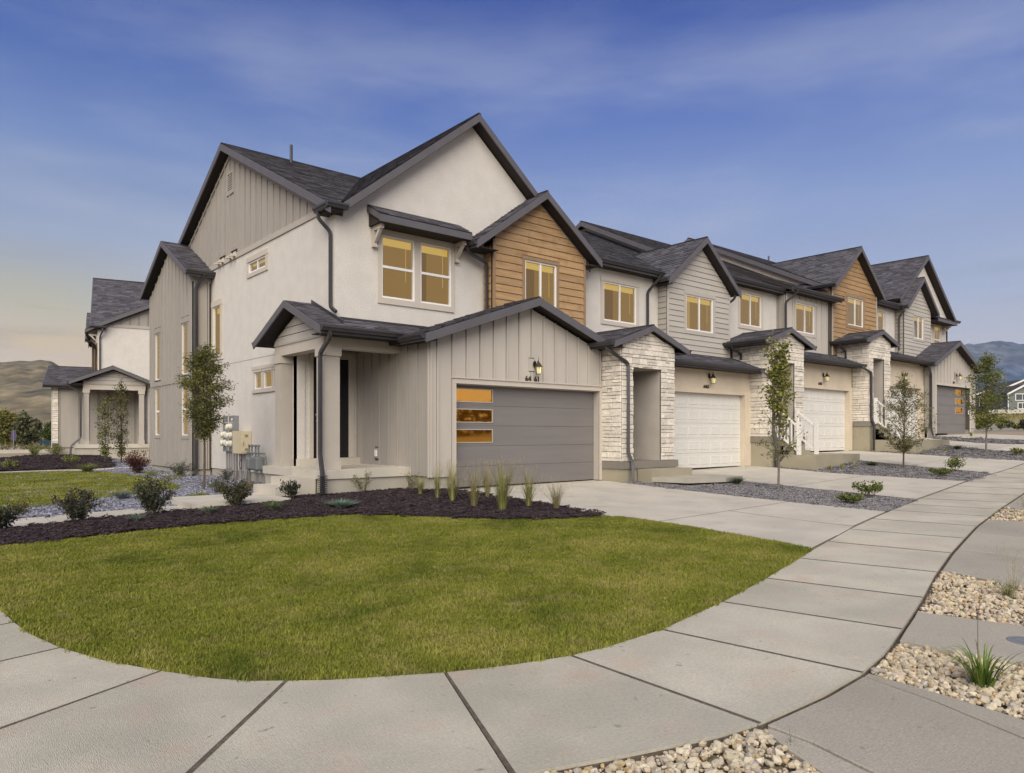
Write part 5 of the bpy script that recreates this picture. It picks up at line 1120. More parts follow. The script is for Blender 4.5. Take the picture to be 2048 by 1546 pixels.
for k in range(14):
    me = bpy.data.meshes.new('rock'); me.from_pydata(rockv(1, .24, .72), [], IF); me.materials.append(M[('rock', 'rock', 'rock', 'rock_tan', 'rock_grey', 'rock', 'rock')[k % 7]]); rmesh.append(me)
CD = (math.cos(math.radians(49.8)), math.sin(math.radians(49.8))); CR = (CD[1], -CD[0])
def px(x, y, z):
    D = x * CD[0] + y * CD[1]; l = x * CR[0] + y * CR[1]
    if D < .3: return None
    return 1024 + 1450 * l / D, 867 - 1450 * (z - 1.28) / D, D
def inpoly(x, y, P):
    c = False; n = len(P)
    for i in range(n):
        x1, y1 = P[i]; x2, y2 = P[i - 1]
        if (y1 > y) != (y2 > y) and x < (x2 - x1) * (y - y1) / (y2 - y1) + x1: c = not c
    return c
cand = []; bedobj = {}
for (nm, poly, _, lab) in beds:
    o = sheet('rock_bed', poly, 'rock_soil', -.06, 0, .5); bedobj[nm] = o; o['label'] = lab; ORG[o.name] = Vector((0, 0, 0))
    xs = [p[0] for p in poly]; ys = [p[1] for p in poly]; area = (max(xs) - min(xs)) * (max(ys) - min(ys)); dens = 1250 if nm in 'AC' else (900 if nm == 'B' else 420)
    for i in range(int(area * dens)):
        x, y = R.uniform(min(xs), max(xs)), R.uniform(min(ys), max(ys))
        if not inpoly(x, y, poly): continue
        s = R.choice((.011, .015, .018, .021, .026, .034)) * R.uniform(.85, 1.15); z = T(x, y) - .055 + R.uniform(.006, .034) + s * .3; q = px(x, y, z)
        vis = q is not None and -40 < q[0] < 2090 and 700 < q[1] < 1590
        if not vis and R.random() < .45: continue
        if q is None: continue
        cand.append((-(s / q[2]) if vis else 1, nm, x, y, z, s))
for (nm, poly, _, lab) in beds:
    for i in range(700):
        k = R.uniform(0, len(OUTER) - 1.001); a_, c_ = OUTER[int(k)], OUTER[int(k) + 1]; t_ = k - int(k); x, y = a_[0] + (c_[0] - a_[0]) * t_, a_[1] + (c_[1] - a_[1]) * t_
        if not inpoly(x + .03, y - .09, poly): continue
        s = R.uniform(.008, .019); cand.append((1, nm, x + R.uniform(.0, .02), y - R.uniform(.018, .05), T(x, y) - .028 + R.uniform(-.01, .012), s))
cand.sort(); per = {}
rest = {}
for i, (key, nm, x, y, z, s) in enumerate(cand):
    if per.get('n', 0) < 300 and key < 0:
        per['n'] = per.get('n', 0) + 1; o = bpy.data.objects.new('rock', R.choice(rmesh)); S.collection.objects.link(o); o.parent = bedobj[nm]; o.location = (x, y, z); o.rotation_euler = (R.uniform(-.5, .5), R.uniform(-.5, .5), R.uniform(0, 6.28)); o.scale = (s, s * R.uniform(.8, 1.1), s)
    else: rest.setdefault(nm, []).append((x, y, z, s))
for nm, lst in rest.items():
    b = MB()
    for (x, y, z, s) in lst:
        v = rockv(s, .24, .72); g = R.uniform(.75, 1.2); c = (g, g * R.uniform(.93, 1), g * R.uniform(.85, 1.02)) if R.random() > .12 else (g * .9, g * .72, g * .5)
        b.add([(p[0] + x, p[1] + y, p[2] + z) for p in v], IF, 0, c)
    if 'rock_s' not in M: M['rock_s'] = material('rock_s', (.43, .375, .28), .85, (.52, .47, .38), 14, .6, attr=True, bump=.2, bs=50)
    b.build('loose_rock', 'rock_s', bedobj[nm], recalc=False, kind='stuff')
# ---------------------------------------------------------------- plants
lm = bpy.data.materials.new('leaf'); lm.use_nodes = True; t = lm.node_tree; t.nodes.clear()
o_ = nd(t, 'ShaderNodeOutputMaterial'); mx = nd(t, 'ShaderNodeMixShader'); df = nd(t, 'ShaderNodeBsdfPrincipled'); tl = nd(t, 'ShaderNodeBsdfTranslucent'); at_ = nd(t, 'ShaderNodeAttribute', attribute_name='Col')
df.inputs['Roughness'].default_value = .55; df.inputs['Specular IOR Level'].default_value = .25; t.links.new(at_.outputs['Color'], df.inputs['Base Color']); t.links.new(at_.outputs['Color'], tl.inputs[0]); mx.inputs[0].default_value = .3
t.links.new(df.outputs[0], mx.inputs[1]); t.links.new(tl.outputs[0], mx.inputs[2]); t.links.new(mx.outputs[0], o_.inputs[0]); M['leaf'] = lm
M['bark'] = material('bark', (.115, .085, .065), .9, (.07, .05, .04), 12, .7, (1, 1, .3), bump=.6, bs=40)
M['bark_pale'] = material('bark_pale', (.19, .165, .135), .9, (.12, .10, .08), 12, .7, (1, 1, .3), bump=.6, bs=40)
def gz(x, y):
    if inpoly(x, y, mulch_poly): return heaped(x, y) + .012
    return T(x, y) - .01
def leaf(b, p, d_, ln, w, col):
    d_ = d_.normalized(); s = d_.cross(Vector((R.gauss(0, 1), R.gauss(0, 1), R.gauss(0, 1))))
    if s.length < 1e-3: return
    s.normalize(); n = s.cross(d_); mid = p + d_ * ln * .45 + n * ln * .06; g = R.uniform(.72, 1.28); c = (col[0] * g, col[1] * g, col[2] * g)
    b.add([p, mid - s * w, p + d_ * ln, mid + s * w], [(0, 1, 2, 3)], 0, c)
def pick(cols): return R.choice(cols)
def plant(name, cat, loc, label, group, stems, leaves, mats=('bark', 'leaf'), nm=('stem', 'foliage')):
    e = empty(name, loc, label, cat, group)
    if stems.v: stems.build(nm[0], mats[0], e, recalc=False)
    if leaves.v: leaves.build(nm[1], mats[1], e, recalc=False)
    return e
def shrub(name, cat, x, y, w, h, label, cols, n=420, ll=.035, lw=.011, ns=16, group=None, droop=.0, tip=None, stemw=.004, upright=.6, base=.1):
    z0 = gz(x, y); st = MB(); lf = MB()
    for i in range(ns):
        a = R.uniform(0, 6.28); sp = R.uniform(.1, 1) ** .7; hh = h * R.uniform(.55, 1) * (1 - .45 * sp * upright); tipp = Vector((x + math.cos(a) * w / 2 * sp, y + math.sin(a) * w / 2 * sp, z0 + hh)); b0 = Vector((x + math.cos(a) * w * .05, y + math.sin(a) * w * .05, z0 - .02))
        mid = b0.lerp(tipp, .5) + Vector((math.cos(a) * w * .05 * R.uniform(-1, 1), math.sin(a) * w * .05 * R.uniform(-1, 1), h * .06)); st.tube([b0, mid, tipp], [stemw, stemw * .7, stemw * .35], 3, cap=False, col=(1, 1, 1))
        for k in range(n // ns):
            t_ = R.uniform(base, 1) ** .8; p = b0.lerp(mid, t_ * 2) if t_ < .5 else mid.lerp(tipp, t_ * 2 - 1)
            p = p + Vector((R.gauss(0, w * .045), R.gauss(0, w * .045), R.gauss(0, h * .035)))
            if p.z < z0: p.z = z0 + .01
            d_ = (tipp - b0).normalized() * .5 + Vector((R.gauss(0, .6), R.gauss(0, .6), R.uniform(-.2, .9) - droop))
            c = pick(cols)
            if tip and t_ > .8 and R.random() < .6: c = pick(tip)
            leaf(lf, p, d_, ll * R.uniform(.7, 1.25), lw * R.uniform(.8, 1.2), c)
    return plant(name, cat, (x, y, z0), label, group, st, lf)
def blades(name, cat, x, y, w, h, label, cols, n=60, bw=.004, arch=.5, group=None, up=.75, seeds=None, segs=4, z0=None):
    z0 = gz(x, y) if z0 is None else z0; lf = MB()
    for i in range(n):
        a = R.uniform(0, 6.28); r0 = R.uniform(0, w * .10); out = R.uniform(.15, 1) * w / 2; hh = h * R.uniform(up * .7, 1); px_, py_ = x + math.cos(a) * r0, y + math.sin(a) * r0; pts = []
        bend = R.uniform(.3, 1) * arch
        for k in range(segs + 1):
            t_ = k / segs; rr = r0 + out * t_ ** (1.3 + .5 * (1 - arch)); zz = z0 + hh * (t_ * (1 + bend) - bend * t_ ** 2.2 * 1.3); pts.append(Vector((x + math.cos(a) * rr, y + math.sin(a) * rr, max(zz, z0 + .004))))
        c = pick(cols); g = R.uniform(.75, 1.25); c = (c[0] * g, c[1] * g, c[2] * g); s = Vector((-math.sin(a), math.cos(a), 0)); tw = R.uniform(-.5, .5); s = (s + Vector((0, 0, tw))).normalized()
        vs = []; 
        for k, p in enumerate(pts):
            ww = bw * (1 - (k / segs) ** 2 * .9) * .5; vs += [p - s * ww, p + s * ww]
        lf.add(vs, [(2 * k, 2 * k + 1, 2 * k + 3, 2 * k + 2) for k in range(segs)], 0, c)
        if seeds and R.random() < seeds[1]:
            p = pts[-1]
            for q in range(10): leaf(lf, p + Vector((R.gauss(0, .006), R.gauss(0, .006), -q * .010 + .03)), Vector((R.gauss(0, .6), R.gauss(0, .6), .8)), .018, .003, seeds[0])
    e = empty(name, (x, y, z0), label, cat, group); lf.build('foliage', 'leaf', e, recalc=False); return e

DK = [(.045, .055, .036), (.07, .075, .045), (.032, .038, .030), (.075, .06, .045), (.11, .12, .07)]
PR = 'broad dark shrubs along the mulch bed'
shrub('shrub', 'shrub', 2.25, 13.88, .74, .60, 'dark purple green shrub at the walk, second from the left edge', DK, 1900, .045, .014, 26, PR, tip=[(.07, .06, .035)])
shrub('shrub', 'shrub', 3.44, 13.92, .76, .80, 'tallest dark shrub, upright, beside the straight walk', DK, 2700, .040, .013, 32, PR, tip=[(.07, .075, .04)])
shrub('shrub', 'shrub', 1.20, 13.80, .55, .46, 'dark shrub cut by the left edge of the view', DK, 1900, .045, .014, 24, PR)
shrub('shrub', 'shrub', 4.88, 13.98, .60, .58, 'olive mottled shrub in front of the raised landing', [(.08, .085, .035), (.045, .05, .03), (.11, .10, .045), (.03, .035, .025)], 2400, .036, .012, 28, PR)
shrub('shrub', 'shrub', 6.22, 14.40, .56, .54, 'dark spiky shrub at the foot of the porch steps', [(.035, .042, .024), (.055, .058, .028), (.02, .025, .018)], 650, .055, .013, 16, PR, base=.2)
SV = [(.22, .27, .20), (.16, .20, .15), (.28, .31, .24), (.13, .18, .11)]
blades('ground_cover', 'plant', 3.03, 13.3, .46, .17, 'low silvery tuft at the foot of the tallest dark shrub', SV, 170, .008, .6)
blades('ground_cover', 'plant', 4.19, 13.3, .50, .18, 'silvery green tuft in the mulch before the landing', SV + [(.16, .22, .06)], 170, .008, .6)
blades('ground_cover', 'plant', 5.22, 12.98, .58, .22, 'bright green tuft in the mulch between landing and steps', [(.16, .21, .06), (.12, .17, .06), (.20, .23, .10), (.12, .15, .11)], 190, .008, .5)
blades('juniper', 'plant', 6.38, 12.55, .78, .19, 'spreading blue green juniper in the mulch before the porch', [(.20, .30, .22), (.14, .21, .16), (.28, .36, .27)], 520, .009, .25, up=.8)
LT = [(.20, .20, .07), (.13, .14, .05), (.26, .24, .11), (.09, .10, .04)]
shrub('shrub', 'shrub', 7.80, 14.30, .60, .64, 'loose variegated shrub under the middle of the porch slab', LT, 520, .028, .010, 16, base=.15)
shrub('shrub', 'shrub', 8.98, 14.15, .50, .50, 'small variegated shrub under the right end of the porch slab', [(.13, .13, .05), (.09, .09, .04), (.18, .17, .08)], 380, .026, .010, 14, base=.15)
GR = [(.22, .24, .07), (.30, .28, .11), (.17, .20, .05), (.36, .32, .15)]
GG = 'upright ornamental grasses by the garage'
for i, (x, y, w, h, lb) in enumerate([(8.57, 13.2, .26, .42, 'shortest grass clump, nearest the corner of the garage siding'), (8.55, 12.52, .22, .64, 'slim grass clump second from the porch, tall and sparse'), (8.63, 12.1, .34, .70, 'full grass clump, third from the porch, behind the mulch front'),
        (8.52, 11.23, .36, .78, 'reddish wispy grass clump leaning left before the door windows'), (9.55, 12.11, .30, .66, 'thin grass clump farthest back, touching the driveway edge'), (8.71, 10.59, .42, .86, 'largest grass clump with straw coloured plumes'),
        (9.46, 10.68, .32, .70, 'green grass clump at the driveway, second from the right'), (9.65, 10.1, .32, .52, 'rightmost grass clump, open and straw coloured, in the mulch tip')]):
    cs = GR if i not in (3, 4, 7) else [(.30, .25, .13), (.24, .20, .10), (.22, .23, .08)]
    blades('ornamental_grass', 'grass clump', x, y, w * 1.9, h * 1.25, lb, cs, [110, 90, 190, 130, 100, 270, 140, 120][i], .0075, .22, GG, seeds=((.42, .34, .20), .5), up=.6)
shrub('shrub', 'shrub', 5.91, 25.6, 1.05, .90, 'dark red barberry at the foot of the tall bay', [(.075, .018, .018), (.045, .016, .018), (.10, .03, .022), (.03, .02, .018)], 2000, .05, .014, 34, tip=[(.14, .03, .02)])
GY = [(.10, .11, .08), (.07, .08, .06), (.13, .14, .09), (.06, .06, .05)]
shrub('shrub', 'shrub', 6.55, 23.4, .85, .62, 'grey green shrub before the corner of the tall bay', GY, 1300, .04, .010, 28)
shrub('shrub', 'shrub', 5.6, 17.1, .50, .46, 'grey green shrub beside the landing, nearest the steps', GY + [(.16, .17, .06)], 900, .03, .009, 22)
shrub('shrub', 'shrub', 7.1, 21.0, .56, .45, 'grey green shrub against the wall under the tall stair window', GY, 900, .03, .009, 20)
shrub('shrub', 'shrub', 6.2, 16.9, .40, .34, 'small olive shrub with orange tinted leaves at the steps', [(.16, .13, .04), (.09, .10, .03), (.22, .15, .04)], 700, .026, .009, 18)
YG = [(.24, .26, .07), (.17, .20, .05), (.30, .30, .10)]
for (x, y, w, h, lb) in [(6.03, 22.33, .8, .22, 'low yellow green mound before the wall between bay and young tree'), (5.97, 24.3, .55, .24, 'low yellow green mound beside the red barberry'), (6.06, 18.92, .42, .16, 'little yellow green mound beside the young tree trunk'), (5.0, 16.6, .5, .12, 'flat lime green mound in the slate gravel near the landing')]:
    shrub('ground_cover', 'plant', x, y, w, h, lb, YG, 650, .022, .009, 22, upright=.3)
blades('lavender', 'plant', 3.62, 17.09, .70, .24, 'blue grey lavender at the edge of the side lawn', [(.13, .16, .19), (.10, .13, .15), (.17, .19, .22)], 260, .008, .3)
shrub('flowering_plant', 'plant', 1.67, 15.97, .60, .34, 'sprawling plant with yellow blooms near the left edge', [(.12, .13, .04), (.07, .07, .03), (.17, .15, .05)], 750, .03, .010, 22, tip=[(.55, .42, .03), (.16, .16, .05)])
LG = [(.20, .22, .07), (.14, .17, .05), (.25, .26, .10)]
blades('ground_cover', 'plant', 4.74, 27.3, .95, .38, 'wide bright green tuft at the end of the garden path', LG, 260, .02, .3)
for (x, y, w, h, lb) in [(6.0, 42.9, .9, .75, 'round green bush at the corner column of the rear townhouse'), (4.96, 41.4, .75, .80, 'pale green bush left of the rear townhouse corner'), (2.98, 31.0, .6, .42, 'yellow green bush in the rear mulch bed, near the left edge'), (5.2, 33.2, .75, .48, 'grey green bush in the middle of the rear mulch bed')]:
    shrub('shrub', 'shrub', x, y, w, h, lb, LG, 900, .05, .018, 24)
DW = [(.36, .36, .08), (.22, .26, .06), (.48, .44, .16)]
for (x, y, w, h, lb) in [(15.72, 12.80, .28, .20, 'yellow striped lily nearest the first stone tower'), (16.0, 12.25, .24, .20, 'smallest yellow striped lily, middle of the first strip row'), (16.01, 11.7, .32, .22, 'yellow striped lily before the first entry pad corner'),
                         (23.4, 12.35 - .9, .29, .20, 'yellow striped lily nearest the second stone tower'), (23.75, 11.25, .28, .22, 'yellow striped lily in the middle of the second strip row'), (24.2, 11.05, .28, .26, 'yellow striped lily with a tall stalk in the second strip'),
                         (31.2, 11.5, .26, .20, 'yellow striped lily nearest the third stone tower'), (31.7, 11.2, .2, .18, 'small yellow striped lily beside the feathery tree trunk'), (32.1, 11.0, .28, .22, 'yellow striped lily right of the feathery tree')]:
    blades('striped_lily', 'plant', x, y, w * 1.2, h, lb, DW, 30, .018, .6, 'striped lilies in the gravel strips')
JN = [(.075, .10, .035), (.05, .07, .03), (.11, .13, .05)]
for (x, y, w, h, lb) in [(17.19, 10.98, .58, .22, 'flat dark juniper in the first gravel strip'), (25.06, 10.85, .66, .16, 'flat dark juniper in the second gravel strip'), (33.09, 10.9, .6, .22, 'flat dark juniper in the third gravel strip')]:
    blades('juniper', 'plant', x, y, w, h, lb, JN, 260, .012, .25, 'flat junipers in the gravel strips')
RH = [(.10, .14, .03), (.07, .10, .025), (.17, .20, .05), (.22, .22, .06)]
for (x, y, w, h, lb, n_) in [(15.84, 7.32, .62, .24, 'low dark green bush at the end of the first gravel strip', 700), (17.55, 7.62, .80, .46, 'leafy open bush beside the second driveway, first strip', 620), (23.6, 8.2, .75, .30, 'low green bush at the end of the second gravel strip', 650), (25.2, 8.4, .86, .55, 'leafy open bush beside the third driveway, second strip', 620), (32.4, 8.6, .6, .34, 'round dark bush at the right edge, third gravel strip', 600)]:
    shrub('shrub', 'shrub', x, y, w, h, lb, RH, n_, .05, .020, 16, base=.3)
blades('ornamental_grass', 'grass clump', 40.1, 12.6, .34, .30, 'small yellow grass tuft before the far boarded garage', YG, 80, .015, .3)
zb = lambda x, y: T(x, y) - .05
blades('daylily', 'plant', 5.83, 1.76, .62, .36, 'strappy green lily arching over the cream rocks', [(.10, .17, .025), (.14, .22, .035), (.07, .12, .02), (.19, .26, .05)], 85, .013, 1.0, segs=6, z0=zb(5.8, 1.8))
blades('ornamental_grass', 'grass clump', 8.86, 2.45, .40, .26, 'thin green grass clump on the cream rocks at the right', [(.13, .16, .05), (.10, .13, .04), (.25, .24, .11)], 90, .004, .5, z0=zb(8.8, 2.4), seeds=((.30, .27, .12), .2))
blades('ornamental_grass', 'grass clump', 8.92, 2.42, .55, .62, 'tall wispy dry stalks rising over the thin green clump', [(.30, .28, .13)], 22, .003, .3, z0=zb(8.8, 2.4), seeds=((.36, .32, .16), .8))
blades('ornamental_grass', 'grass clump', 16.2, 4.1, .5, .45, 'straw coloured grass clump in the farthest rock bed', [(.30, .27, .12), (.2, .2, .08)], 90, .006, .4, z0=zb(16.2, 4.1), seeds=((.34, .3, .16), .5))
# thin dry weeds at the pavement edge
for (x, y, lb) in [(6.33, 2.42, 'thin dead weed leaning over the pavement edge'), (3.95, 2.16, 'sparse weed beside the foreground apron edging')]:
    blades('weed', 'weed', x, y, .34, .13, lb, [(.20, .17, .09), (.16, .16, .07)], 26, .0028, .9, z0=zb(x, y), up=.4)
b = MB(); x, y = 5.86, 1.80; b.tube([(x, y, zb(x, y)), (x + .0, y - .0, .0 - .05), (x + .02, y - .01, .13)], [.004, .003, .002], 5)
for k in range(4): b.tube([(x + .01, y, .02 + k * .03), (x + .03 * math.cos(k * 2), y + .03 * math.sin(k * 2), .05 + k * .03)], [.002, .001], 4)
st = b.build('flower_stalk', 'bark_pale', origin=(x, y, zb(x, y))); tag(st, 'tall dry flower stalk rising from the strappy lily', 'stalk')

def tree(x, y, H, label, cols, crown, nb=26, leaves=3500, ll=.06, lw=.014, trunk=.022, bark='bark', droop=.2, asc=.9, sub=5, lean=(0, 0), z=None, group='young street trees', z1=None, bare=.0, cluster=.03, dens=None, name='young_tree', cat='tree', brw=.5):
    z0 = T(x, y) - .02 if z is None else z; tr_ = MB(); br = MB(); lf = MB(); c0, c1 = crown(None)
    pts = [Vector((x + lean[0] * t_ + .012 * H / 3 * math.sin(t_ * 7), y + lean[1] * t_ + .012 * H / 3 * math.cos(t_ * 5), z0 + H * .97 * t_)) for t_ in [i / 10 for i in range(11)]]
    tr_.tube(pts, [trunk * (1 - .85 * i / 10) + .001 for i in range(11)], 8)
    def at(t_): i = min(int(t_ * 10), 9); return pts[i].lerp(pts[i + 1], t_ * 10 - i)
    tips = []
    for i in range(nb):
        t_ = c0 + (c1 - c0) * (i + R.random()) / nb; rad = crown(t_); a = i * 2.4 + R.uniform(-.5, .5); L_ = rad * R.uniform(.7, 1.08); p = at(max(t_ - .14 * asc, c0 * .8)); e = at(t_) + Vector((math.cos(a) * L_, math.sin(a) * L_, R.uniform(-.03, .05) * H))
        m_ = p.lerp(e, .5) + Vector((0, 0, -.02 * H + .03 * H * asc)); br.tube([p, m_, e], [trunk * .34, trunk * .22, trunk * .08], 4, cap=False); seg = [(p, m_, e)]
        for k in range(sub):
            u = R.uniform(.25, .95); q = p.lerp(m_, u * 2) if u < .5 else m_.lerp(e, u * 2 - 1); e2 = q + Vector((R.gauss(0, 1), R.gauss(0, 1), R.uniform(-.3, 1.0))).normalized() * rad * R.uniform(.25, .55); br.tube([q, e2], [trunk * .13, trunk * .05], 3, cap=False); seg.append((q, q.lerp(e2, .5), e2))
        tips += [(*q_, t_) for q_ in seg]
    n_each = max(1, leaves // len(tips))
    for (p, m_, e, tt) in tips:
        if R.random() < bare: continue
        c = pick(cols); base = R.uniform(.75, 1.2)
        for k in range(int(n_each * (dens(tt) if dens else 1))):
            u = R.uniform(.15, 1.05); q = p.lerp(m_, u * 2) if u < .5 else m_.lerp(e, u * 2 - 1); q = q + Vector((R.gauss(0, cluster), R.gauss(0, cluster), R.gauss(0, cluster))); d_ = (e - p).normalized() * .5 + Vector((R.gauss(0, .7), R.gauss(0, .7), R.gauss(0, .5) - droop)); cc_ = pick(cols) if R.random() < .5 else c
            leaf(lf, q, d_, ll * R.uniform(.7, 1.25), lw * R.uniform(.8, 1.2), (cc_[0] * base, cc_[1] * base, cc_[2] * base))
    e = empty(name, (x, y, z0), label, cat, group); tr_.build('trunk', bark, e, recalc=False); br.build('branch', bark, e, recalc=False); c = lf.build('crown', 'leaf', e, recalc=False); return e
def oval(c0, c1, r, pk=.45):
    def f(t_):
        if t_ is None: return c0, c1
        u = (t_ - c0) / (c1 - c0); return r * (max(.10, math.sin(math.pi * min(1, u ** (math.log(.5) / math.log(pk)))) ** .75))
    return f
tree(5.62, 18.17, 3.62, 'dense oval young tree with drooping leaves beside the meter panel', [(.085, .10, .030), (.165, .17, .045), (.05, .055, .022), (.26, .24, .07), (.12, .125, .035)], oval(.44, 1.0, .68, .45), 50, 9000, .085, .011, .030, 'bark', .55, .8, 7, cluster=.055)
tree(17.14, 9.73, 4.0, 'tall sparse young tree in the first gravel strip with bare lower twigs', [(.17, .19, .035), (.24, .24, .05), (.11, .13, .03), (.30, .26, .08)], lambda t_: (.22, 1.0) if t_ is None else (.66 - .2 * abs(t_ - .38) if t_ < .52 else .34 - .22 * (t_ - .52)), 46, 2700, .085, .028, .030, 'bark_pale', .2, 1.5, 5, bare=.12, cluster=.06, dens=lambda t_: .28 if t_ < .52 else 1.7)
tree(25.17, 9.87, 3.15, 'feathery vase shaped young tree in the second gravel strip', [(.12, .125, .045), (.18, .17, .06), (.08, .085, .04), (.24, .21, .09)], oval(.20, 1.0, .92, .40), 42, 5600, .075, .012, .028, 'bark', .1, 1.5, 6, cluster=.05)
tree(32.75, 9.76, 4.05, 'oval green young tree in the third gravel strip before far houses', [(.12, .15, .035), (.18, .20, .05), (.07, .09, .025), (.24, .23, .06)], oval(.28, 1.0, .85, .42), 44, 4600, .10, .022, .035, 'bark_pale', .1, .9, 6, cluster=.09)
tree(7.0, 33.3, 3.6, 'slim twisted sapling before the porch of the rear townhouse', [(.13, .13, .04), (.09, .10, .035), (.19, .17, .06)], oval(.10, 1.0, .36, .5), 34, 1900, .09, .022, .024, 'bark', .1, 1.2, 5, cluster=.06, bare=.15)
tree(6.35, 33.0, 2.9, 'shorter leafy sapling left of the twisted sapling', [(.17, .18, .05), (.11, .13, .04), (.22, .21, .08)], oval(.12, 1.0, .36, .55), 26, 1500, .09, .026, .018, 'bark', .1, 1.2, 5, cluster=.06, bare=.2)
# trees far off at the left
def at_px(u, D): a = (u - 1024) / 1450; return (D * (CD[0] + a * CR[0]), D * (CD[1] + a * CR[1]))
for (u, D, H, r, cols, lb) in [(10, 66, 3.4, 1.3, [(.17, .19, .06), (.28, .22, .06), (.12, .14, .05)], 'broad green and amber tree at the left edge beyond the street'), (30, 74, 3.3, 1.0, [(.55, .34, .05), (.30, .20, .04), (.12, .13, .04)], 'tree turning orange behind the street, left'),
                              (49, 62, 2.9, .8, [(.11, .12, .06), (.15, .15, .08)], 'small dark tree right of the orange tree'), (72, 92, 3.4, .8, [(.08, .085, .05), (.12, .11, .06)], 'thin bare looking tree before the beige far house'), (103, 80, 2.6, .9, [(.06, .10, .03), (.10, .13, .04)], 'green treetop beside the rear stone corner')]:
    x, y = at_px(u, D); tree(x, y, H, lb, cols, oval(.22, 1, r, .45), 34, 2600, .26, .09, .06, 'bark', .1, .9, 5, group='trees far beyond the side street', cluster=.16)

# ---------------------------------------------------------------- meters and small equipment on the side wall
pn_ = empty('electric_meter_panel', (7.5, 21.6, .75), 'grey electric meter panel with five round meters on the side wall', 'meter panel')
b = MB(); b.box(7.38, 7.515, 21.16, 22.10, .75, 1.80); b.build('cabinet', 'steel', pn_)
b = MB(); b.box(7.372, 7.38, 21.62, 21.64, .78, 1.78); b.box(7.374, 7.38, 21.2, 22.06, 1.60, 1.61); b.box(7.366, 7.38, 21.3, 21.36, 1.66, 1.72); b.build('cabinet_seam', 'vinyl', pn_)
for (y, z) in ((21.42, 1.47), (21.42, 1.22), (21.42, .98), (21.90, 1.24), (21.90, 1.0)):
    b = MB(); b.lathe((0, 0, 0), [(.105, 0), (.105, .05), (.085, .055), (.085, .13), (.07, .15), (.0001, .15)], 16); v = [(7.38 - p[2], y + p[0], z + p[1]) for p in b.v]; q = MB(); q.add(v, b.f); q.build('round_meter', 'meter_glass', pn_)
for (y, r_) in ((22.0, .03), (21.8, .045), (21.6, .045), (21.40, .055), (21.24, .03)):
    b = MB(); b.tube([(7.46, y, -.2), (7.46, y, .76)], r_, 8); b.build('conduit', 'pvc', pn_)
bx = empty('utility_cabinet', (7.4, 20.5, .72), 'cream metal utility cabinet on the side wall next to the meter panel', 'cabinet')
b = MB(); b.box(7.23, 7.515, 20.18, 20.85, .72, 1.35); b.build('cabinet', 'cream_metal', bx); b = MB(); b.box(7.25, 7.50, 20.168, 20.18, .75, 1.32); b.build('cabinet_door', 'cream_metal', bx)
b = MB()
for k in range(4): b.box(7.33, 7.42, 20.160, 20.168, 1.18 + k * .02, 1.188 + k * .02); b.box(7.33, 7.42, 20.160, 20.168, .80 + k * .02, .808 + k * .02)
b.box(7.285, 7.30, 20.155, 20.168, .95, 1.05); b.build('vent_slot', 'steel', bx)
for (y, r_, x1) in ((20.75, .025, 7.4), (20.6, .03, 7.38), (20.45, .02, 7.45), (20.25, .035, 7.42)):
    b = MB(); b.tube([(7.4, y + .06, -.2), (x1, y, .3), (x1, y, .73)], r_, 8); b.build('conduit', 'pvc', bx)
b = MB(); b.tube([(7.4, 20.6, .4)] + [(7.35, 20.55 + .09 * math.cos(a), .42 + .13 * math.sin(a)) for a in [i * .5 for i in range(14)]], .008, 5, cap=True); b.build('coiled_cable', 'black_metal', bx)
gs = empty('gas_meter', (7.3, 19.1, .2), 'grey gas meters with pipework between cabinet and porch', 'gas meter')
for (y0, y1, z0, z1, x0) in ((19.62, 19.86, .30, .62, 7.22), (18.95, 19.45, .30, .66, 7.18)):
    b = MB(); b.box(x0, 7.42, y0, y1, z0, z1); o = b.build('meter_body', 'gas_grey', gs); md = o.modifiers.new('soft', 'BEVEL'); md.width = .05; md.segments = 3
for pts in ([(7.3, 19.76, .62), (7.3, 19.76, .95), (7.3, 19.05, .95)], [(7.3, 19.56, .70), (7.3, 19.56, .95)], [(7.3, 19.3, .62), (7.3, 19.3, .95)], [(7.3, 19.9, .75), (7.3, 19.0, .75), (7.3, 18.70, .75), (7.3, 18.62, .66), (7.3, 18.6, .0)], [(7.3, 19.1, .62), (7.3, 19.1, .95)], [(7.3, 19.74, .3), (7.3, 19.74, -.1)]):
    b = MB(); b.tube(pts, .024, 8)
    for p in pts: b.lathe((p[0], p[1], p[2] - .03), [(.034, 0), (.034, .06)], 8)
    b.build('gas_pipe', 'gas_grey', gs)
mk = MB(); mk.box(5.72, 5.80, 17.3, 17.33, T(5.7, 17.3) - .05, T(5.7, 17.3) + .22); o = mk.build('marker_stake', 'orange', origin=(5.76, 17.3, T(5.7, 17.3))); tag(o, 'small orange marker stake in the gravel by the steps', 'stake')

